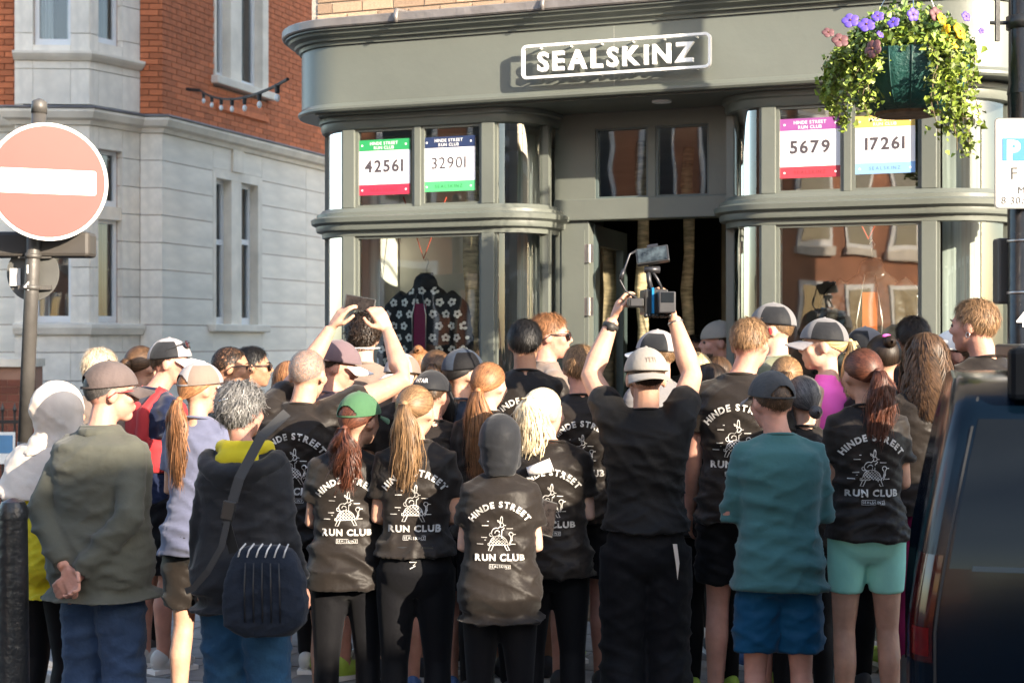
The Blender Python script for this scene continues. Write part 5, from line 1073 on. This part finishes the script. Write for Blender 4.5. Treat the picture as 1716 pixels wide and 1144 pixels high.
# ---------------------------------------------------------------- LAMP POST with parking sign and basket bracket
XL = P(1714, 500, 7.6).x; lp = empty('lamp_post', (XL, 7.6, ground(XL, 7.6)), 0, 'black lamp post carrying a parking sign and basket bracket', 'lamp post')
gl = lp.location.z; bp_ = mat('gloss_black', (.012, .012, .013), .25, .3, 8, .1, 25)
MB().tube([(0, 0, 0), (0, 0, 1.0), (0, 0, 1.05), (0, 0, 2.95)], [.11, .11, .074, .072], 24).obj('shaft', bp_, lp, radians(40)); MB().tube([(0, 0, 2.95), (0, 0, 3.0), (0, 0, 6.5)], [.076, .068, .06], 24).obj('upper_shaft', bp_, lp, radians(40))
LZ = lambda py: CAMH-(py-CY)*7.55/F-gl
pl = empty('parking_plate', (P(1744, 276, 7.5).x-XL, -.1, LZ(276)), 0); pl.parent = lp
hw, hh = (1744-1666)*7.5/F, 76*7.5/F
MB().poly(rrect(0, 0, hw, hh, .02), -.004, .0).obj('plate', mat('plate_edge', (.08, .08, .08), .5), pl); MB().poly(rrect(0, 0, hw-.006, hh-.006, .016), -.0065, -.0042).obj('plate_face', rimw, pl)
def PX(px): return (px-1744)*7.5/F
def PZ(py): return -(py-276)*7.5/F
MB().b2(PX(1679), PX(1722), -.009, -.0067, PZ(272), PZ(234)).obj('blue_square', mat('parking_blue', (.0, .15, .42), .5, .03), pl)
pk = mat('plate_ink', (.03, .03, .03), .5)
def pt_(nm, s, px, py, size, m, off=.02): letters(nm, s, size, Matrix(((1, 0, 0, PX(px)), (0, 0, -1, -.0095), (0, 1, 0, PZ(py)), (0, 0, 0, 1))), m, pl, off, .16)
pt_('parking_letter', 'P', 1698, 269, .125, rimw, .05); pt_('plate_lettering', 'F', 1699, 303, .085, pk, .0); pt_('plate_lettering', 'M', 1711, 327, .05, pk, .0); pt_('plate_lettering', '8.30a', 1698, 344, .05, pk, .0)
bx0 = P(1684, 452, 7.7).x-XL
bevel(MB().b2(bx0-.045, bx0+.06, .06, .16, LZ(508), LZ(396)).obj('control_box', mat('box_grey', (.07, .065, .06), .5), lp), .012)
for py in (403, 490): MB().tube([(0, 0, LZ(py)-.006), (0, 0, LZ(py)+.006)], .077, 20).obj('band', steel, lp, True)
letters('post_number', '4', .10, Matrix(((1, 0, 0, -.03), (0, 0, -1, -.078), (0, 1, 0, LZ(547)), (0, 0, 0, 1))), rimw, lp, .03)
zb = LZ(35)
MB().tube([(-.06, 0, zb), (-.16, 0, zb)], .010, 8).obj('bracket_arm', blk, lp); MB().b2(-.135, -.115, -.012, .012, zb-.09, zb+.5).obj('bracket_bar', blk, lp); MB().tube([(-.12, 0, zb+.45), (-.35, 0, zb+.5), (-.57, 0, zb+.45)], .012, 8).obj('bracket_arm', blk, lp)
MB().tube([(0, 0, zb-.03), (0, 0, zb+.03)], .080, 20).obj('bracket_collar', blk, lp, True)
# hanging basket
bc = P(1520, 190, 7.6); hb_ = empty('hanging_basket', bc, 0, 'green hanging basket overflowing with pansies and trailing ivy', 'hanging basket')
gm = mat('basket_green', (.008, .055, .046), .5, .4, 10, .4, 60)
def bowl(a, t, k=0.): r = (.17+.13*sin(t*pi/2)**.8)*(1-.0*k)+.006*max(0, cos(a*9))**.3+k; return Vector((r*cos(a), r*sin(a), .0+.28*t**1.3))
m = MB(); m.grid(lambda s, t: bowl(2*pi*s, t), 108, 10); m.add([bowl(2*pi*k/36, 0) for k in range(36)], [tuple(range(36))[::-1]]); m.obj('bowl', gm, hb_, True)
MB().tube([(0, 0, -.012), (0, 0, .004)], [.15, .17], 28).obj('coir_base', mat('coir', (.16, .10, .06), .9, .4, 20, .5, 50), hb_)
for k in range(18): a = 2*pi*k/18; MB().tube([bowl(a, t, .004) for t in (0, .25, .5, .75, 1)], .004, 5).obj('rib', mat('rib_green', (.006, .04, .035), .5), hb_, True)
for k in range(3): a = 2*pi*k/3+.4; MB().tube([(.29*cos(a), .29*sin(a), .28), (0.02, 0, .80)], .003, 5).obj('chain', steel, hb_)
leafm = mat('ivy_leaf', (.17, .23, .03), .5, .4, 14, rnd=.65); leafd = mat('pansy_leaf', (.10, .17, .03), .5, .4, 14, rnd=.65)
def leaves(pts, size, m, name):
    V = []; f = []
    for p in pts:
        n = Vector((random.gauss(0, 1), random.gauss(0, 1)-.5, random.gauss(.3, 1))).normalized(); a = n.orthogonal().normalized(); a = Matrix.Rotation(random.uniform(0, 6.3), 3, n) @ a; b = n.cross(a); q = size*random.uniform(.5, 1.3); k = len(V)
        for x, y, z in ((0, -.5, 0), (.45, -.25, .08), (.28, .1, 0), (.0, .62, -.1), (-.28, .1, 0), (-.45, -.25, .08)): V.append(Vector(p)+a*x*q+b*y*q+n*z*q)
        f += [(k, k+1, k+2, k+3), (k, k+3, k+4, k+5)]
    o = MB().add(V, f).obj(name, m, hb_); o['kind'] = 'stuff'; return o
pts = []
for k in range(3200):
    a = random.uniform(0, 6.283); r = .32*sqrt(random.random()); pts.append((r*cos(a), r*sin(a), .27+.24*(1-(r/.36)**2)*random.uniform(.1, 1.15)+random.gauss(0, .015)))
leaves(pts[:1700], .033, leafd, 'foliage'); leaves(pts[1700:], .028, leafm, 'foliage')
vine = []; stems = []
for (a0, L, n) in [(-2.9, .34, 3), (-2.6, .40, 4), (-3.1, .30, 3), (-2.3, .36, 2), (-1.2, .56, 5), (-1.05, .50, 4), (-1.35, .44, 3), (2.9, .3, 3)]:
    for q in range(n):
        a = a0+random.gauss(0, .13); LL = L*random.uniform(.6, 1.05); p0 = Vector((.30*cos(a), .30*sin(a), .30)); st = [p0]
        for k in range(1, 13): t = k/12; st.append(p0+Vector((cos(a)*.08*sin(t*2.2)+.02*sin(t*9+a), sin(a)*.08*sin(t*2.2), -LL*t*1.05+.03*sin(t*3))))
        stems.append(st); vine += [s_+Vector((random.gauss(0, .022), random.gauss(0, .022), random.gauss(0, .02))) for s_ in st for _ in range(7)]
m = MB()
for st in stems: m.tube(st, .0022, 4)
tag(m.obj('ivy_stems', mat('stem', (.10, .07, .03), .7), hb_), kind='stuff'); leaves(vine, .029, leafm, 'ivy_leaves')
def pansy(p, m, s):
    e = empty('flower', p); e.parent = hb_
    mb = MB(); d = Vector((random.gauss(0, .5), -1, random.uniform(0, .7))).normalized(); a = d.orthogonal().normalized(); b = d.cross(a)
    for k in range(5): q = 2*pi*k/5+.3; mb.ell((a*cos(q)+b*sin(q))*s*.55, (s*.52, s*.16, s*.52), d.to_track_quat('-Y', 'Z').to_matrix(), 10, 6)
    mb.obj('petals', m, e, True); MB().ell(d*s*.16, (s*.14, s*.14, s*.14), None, 8, 6).obj('flower_eye', mat('pansy_eye', (.12, .05, .02), .6), e, True)
pur = mat('pansy_purple', (.10, .06, .42), .6, .3, 30); yel = mat('pansy_yellow', (.80, .46, .01), .6, .2, 30); dus = mat('pansy_dusky', (.11, .045, .05), .6, .3, 30)
for px, py, m_, s in ((1425, 35, pur, .04), (1452, 42, pur, .042), (1471, 28, pur, .03), (1497, 38, pur, .03), (1530, 25, pur, .032), (1619, 28, pur, .026), (1645, 52, pur, .016), (1475, 58, pur, .02), (1578, 32, yel, .03), (1594, 70, yel, .044), (1608, 53, yel, .042), (1585, 50, yel, .026), (1602, 120, yel, .024), (1408, 68, dus, .04), (1463, 82, dus, .045), (1388, 55, dus, .03), (1568, 24, dus, .035)):
    pp = P(px, py, 7.32); pansy(pp-bc, m_, s)
# ---------------------------------------------------------------- VAN
BV = radians(-14); vr = P(1509, 1000, 4.95); van = empty('parked_van', (vr.x, 4.95, 0), BV, 'dark blue van parked with its rear corner by the crowd', 'van')
vp = mat('van_paint', (.0012, .0045, .010), .2, .15, 3, spec=.22, coat=.05); vg = mat('van_glass', (.004, .005, .006), .06, .1, spec=.22); rub = MATS['black_rubber']
PROF = [(.30, .74), (.50, .79), (.85, .82), (1.12, .81), (1.2, .80), (1.35, .77), (1.52, .72), (1.63, .675), (1.70, .60), (1.745, .46), (1.765, .0)]   # (z, half width)
def vy(z):
    for (z0, y0), (z1, y1) in zip(PROF, PROF[1:]):
        if z0 <= z <= z1: return y0+(y1-y0)*(z-z0)/(z1-z0)
    return PROF[0][1]
def rake(z): return .02 if z < .95 else .02+.155*((z-.95)/.80)**1.2
VL = 4.5; CYV = .82        # near side at local y = 0
def vring(x, k, dx=0):
    L = []
    for z, y in PROF: L.append((x+rake(z)*(1-min(x/1.2, 1)), CYV-y*k, z))
    for z, y in PROF[-2::-1]: L.append((x+rake(z)*(1-min(x/1.2, 1)), CYV+y*k, z))
    return L
m = MB(); m.loft([vring(0, .80), vring(.008, .88), vring(.025, .945), vring(.055, .985), vring(.11, 1.), vring(.3, 1), vring(.6, 1), vring(1.2, 1), vring(2.4, 1), vring(3.2, .99)]); m.obj('body_shell', vp, van, radians(30))
m = MB(); m.loft([[(3.2, CYV-.78, .3), (3.2, CYV-.78, 1.0), (3.2, CYV+.78, 1.0), (3.2, CYV+.78, .3)], [(4.3, CYV-.75, .3), (4.3, CYV-.73, .85), (4.3, CYV+.73, .85), (4.3, CYV+.75, .3)], [(4.5, CYV-.7, .35), (4.5, CYV-.7, .7), (4.5, CYV+.7, .7), (4.5, CYV+.7, .35)]]); m.obj('bonnet', vp, van)
def patch(x0f, x1f, z0, z1, out, m_, name, nz=10, nx=8):
    def fn(s, t):
        z = z0+(z1-z0)*t; xa, xb = x0f(z), x1f(z); x = xa+(xb-xa)*s; c = 1-.2*max(0, 1-x/.22)**2.2 if False else 1
        xr = x+0; k = 1
        base_x = x-rake(z)
        for (xa_, ka), (xb_, kb) in zip(((0, .80), (.008, .88), (.025, .945), (.055, .985), (.11, 1.)), ((.008, .88), (.025, .945), (.055, .985), (.11, 1.), (9, 1.))):
            if xa_ <= base_x <= xb_: k = ka+(kb-ka)*(base_x-xa_)/(xb_-xa_)
        return (x-(.5*out if base_x < .1 else 0), CYV-vy(z)*k-out, z)
    mb = MB(); mb.grid(fn, nx, nz); return mb.obj(name, m_, van, True)
patch(lambda z: .10+rake(z), lambda z: 2.2, 1.15, 1.62, .004, vg, 'side_window'); patch(lambda z: .085+rake(z), lambda z: .093+rake(z), .42, 1.69, .006, rub, 'door_seam', 12, 1)
patch(lambda z: .17+rake(z), lambda z: 2.2, 1.145, 1.162, .012, mat('trim_blue', (.01, .03, .05), .3, .1), 'window_trim', 2, 10)
patch(lambda z: .005+rake(z), lambda z: .080+rake(z), .85, 1.19, .006, mat('tail_red', (.03, .001, .0015), .08, .3, 12, coat=.5), 'tail_light', 8, 10)
patch(lambda z: .02+rake(z), lambda z: .07+rake(z), .87, .96, .009, mat('tail_lens', (.10, .004, .004), .1, .3, 20), 'reflector', 4, 4)
m = MB(); m.tube([(.72+.46*cos(a), .0-.004, .36+.46*sin(a)) for a in [pi*k/14 for k in range(15)]], .03, 8); m.obj('wheel_arch', vp, van, True)
m = MB(); m.tube([(.72, .01, .33), (.72, .19, .33)], .45, 28); m.obj('arch_recess', rub, van)
wh_ = empty('wheel', (.72, -.005, .33)); wh_.parent = van; MB().tube([(0, 0, 0), (0, .01, 0), (0, .2, 0)], [.30, .33, .33], 32).obj('tyre', rub, wh_, True); MB().tube([(0, -.012, 0), (0, 0, 0)], [.2, .21], 24).obj('rim', metal_d, wh_)
bevel(MB().b2(-.0, .12, .08, 1.56, .30, .58).obj('bumper', mat('bumper', (.02, .02, .022), .5), van), .03)
rb_ = empty('roof_bar', (.40, .18, 1.68)); rb_.parent = van; bevel(MB().b2(-.06, .16, -.05, .06, .0, .17).obj('bar_foot', mat('roof_plastic', (.002, .003, .005), .5, spec=.08), rb_), .02); bevel(MB().b2(-.03, .12, .0, 1.25, .13, .18).obj('cross_bar', plast, rb_), .01); MB().tube([(.02, -.056, .09), (.02, -.05, .09)], .012, 10).obj('bolt', steel, rb_)
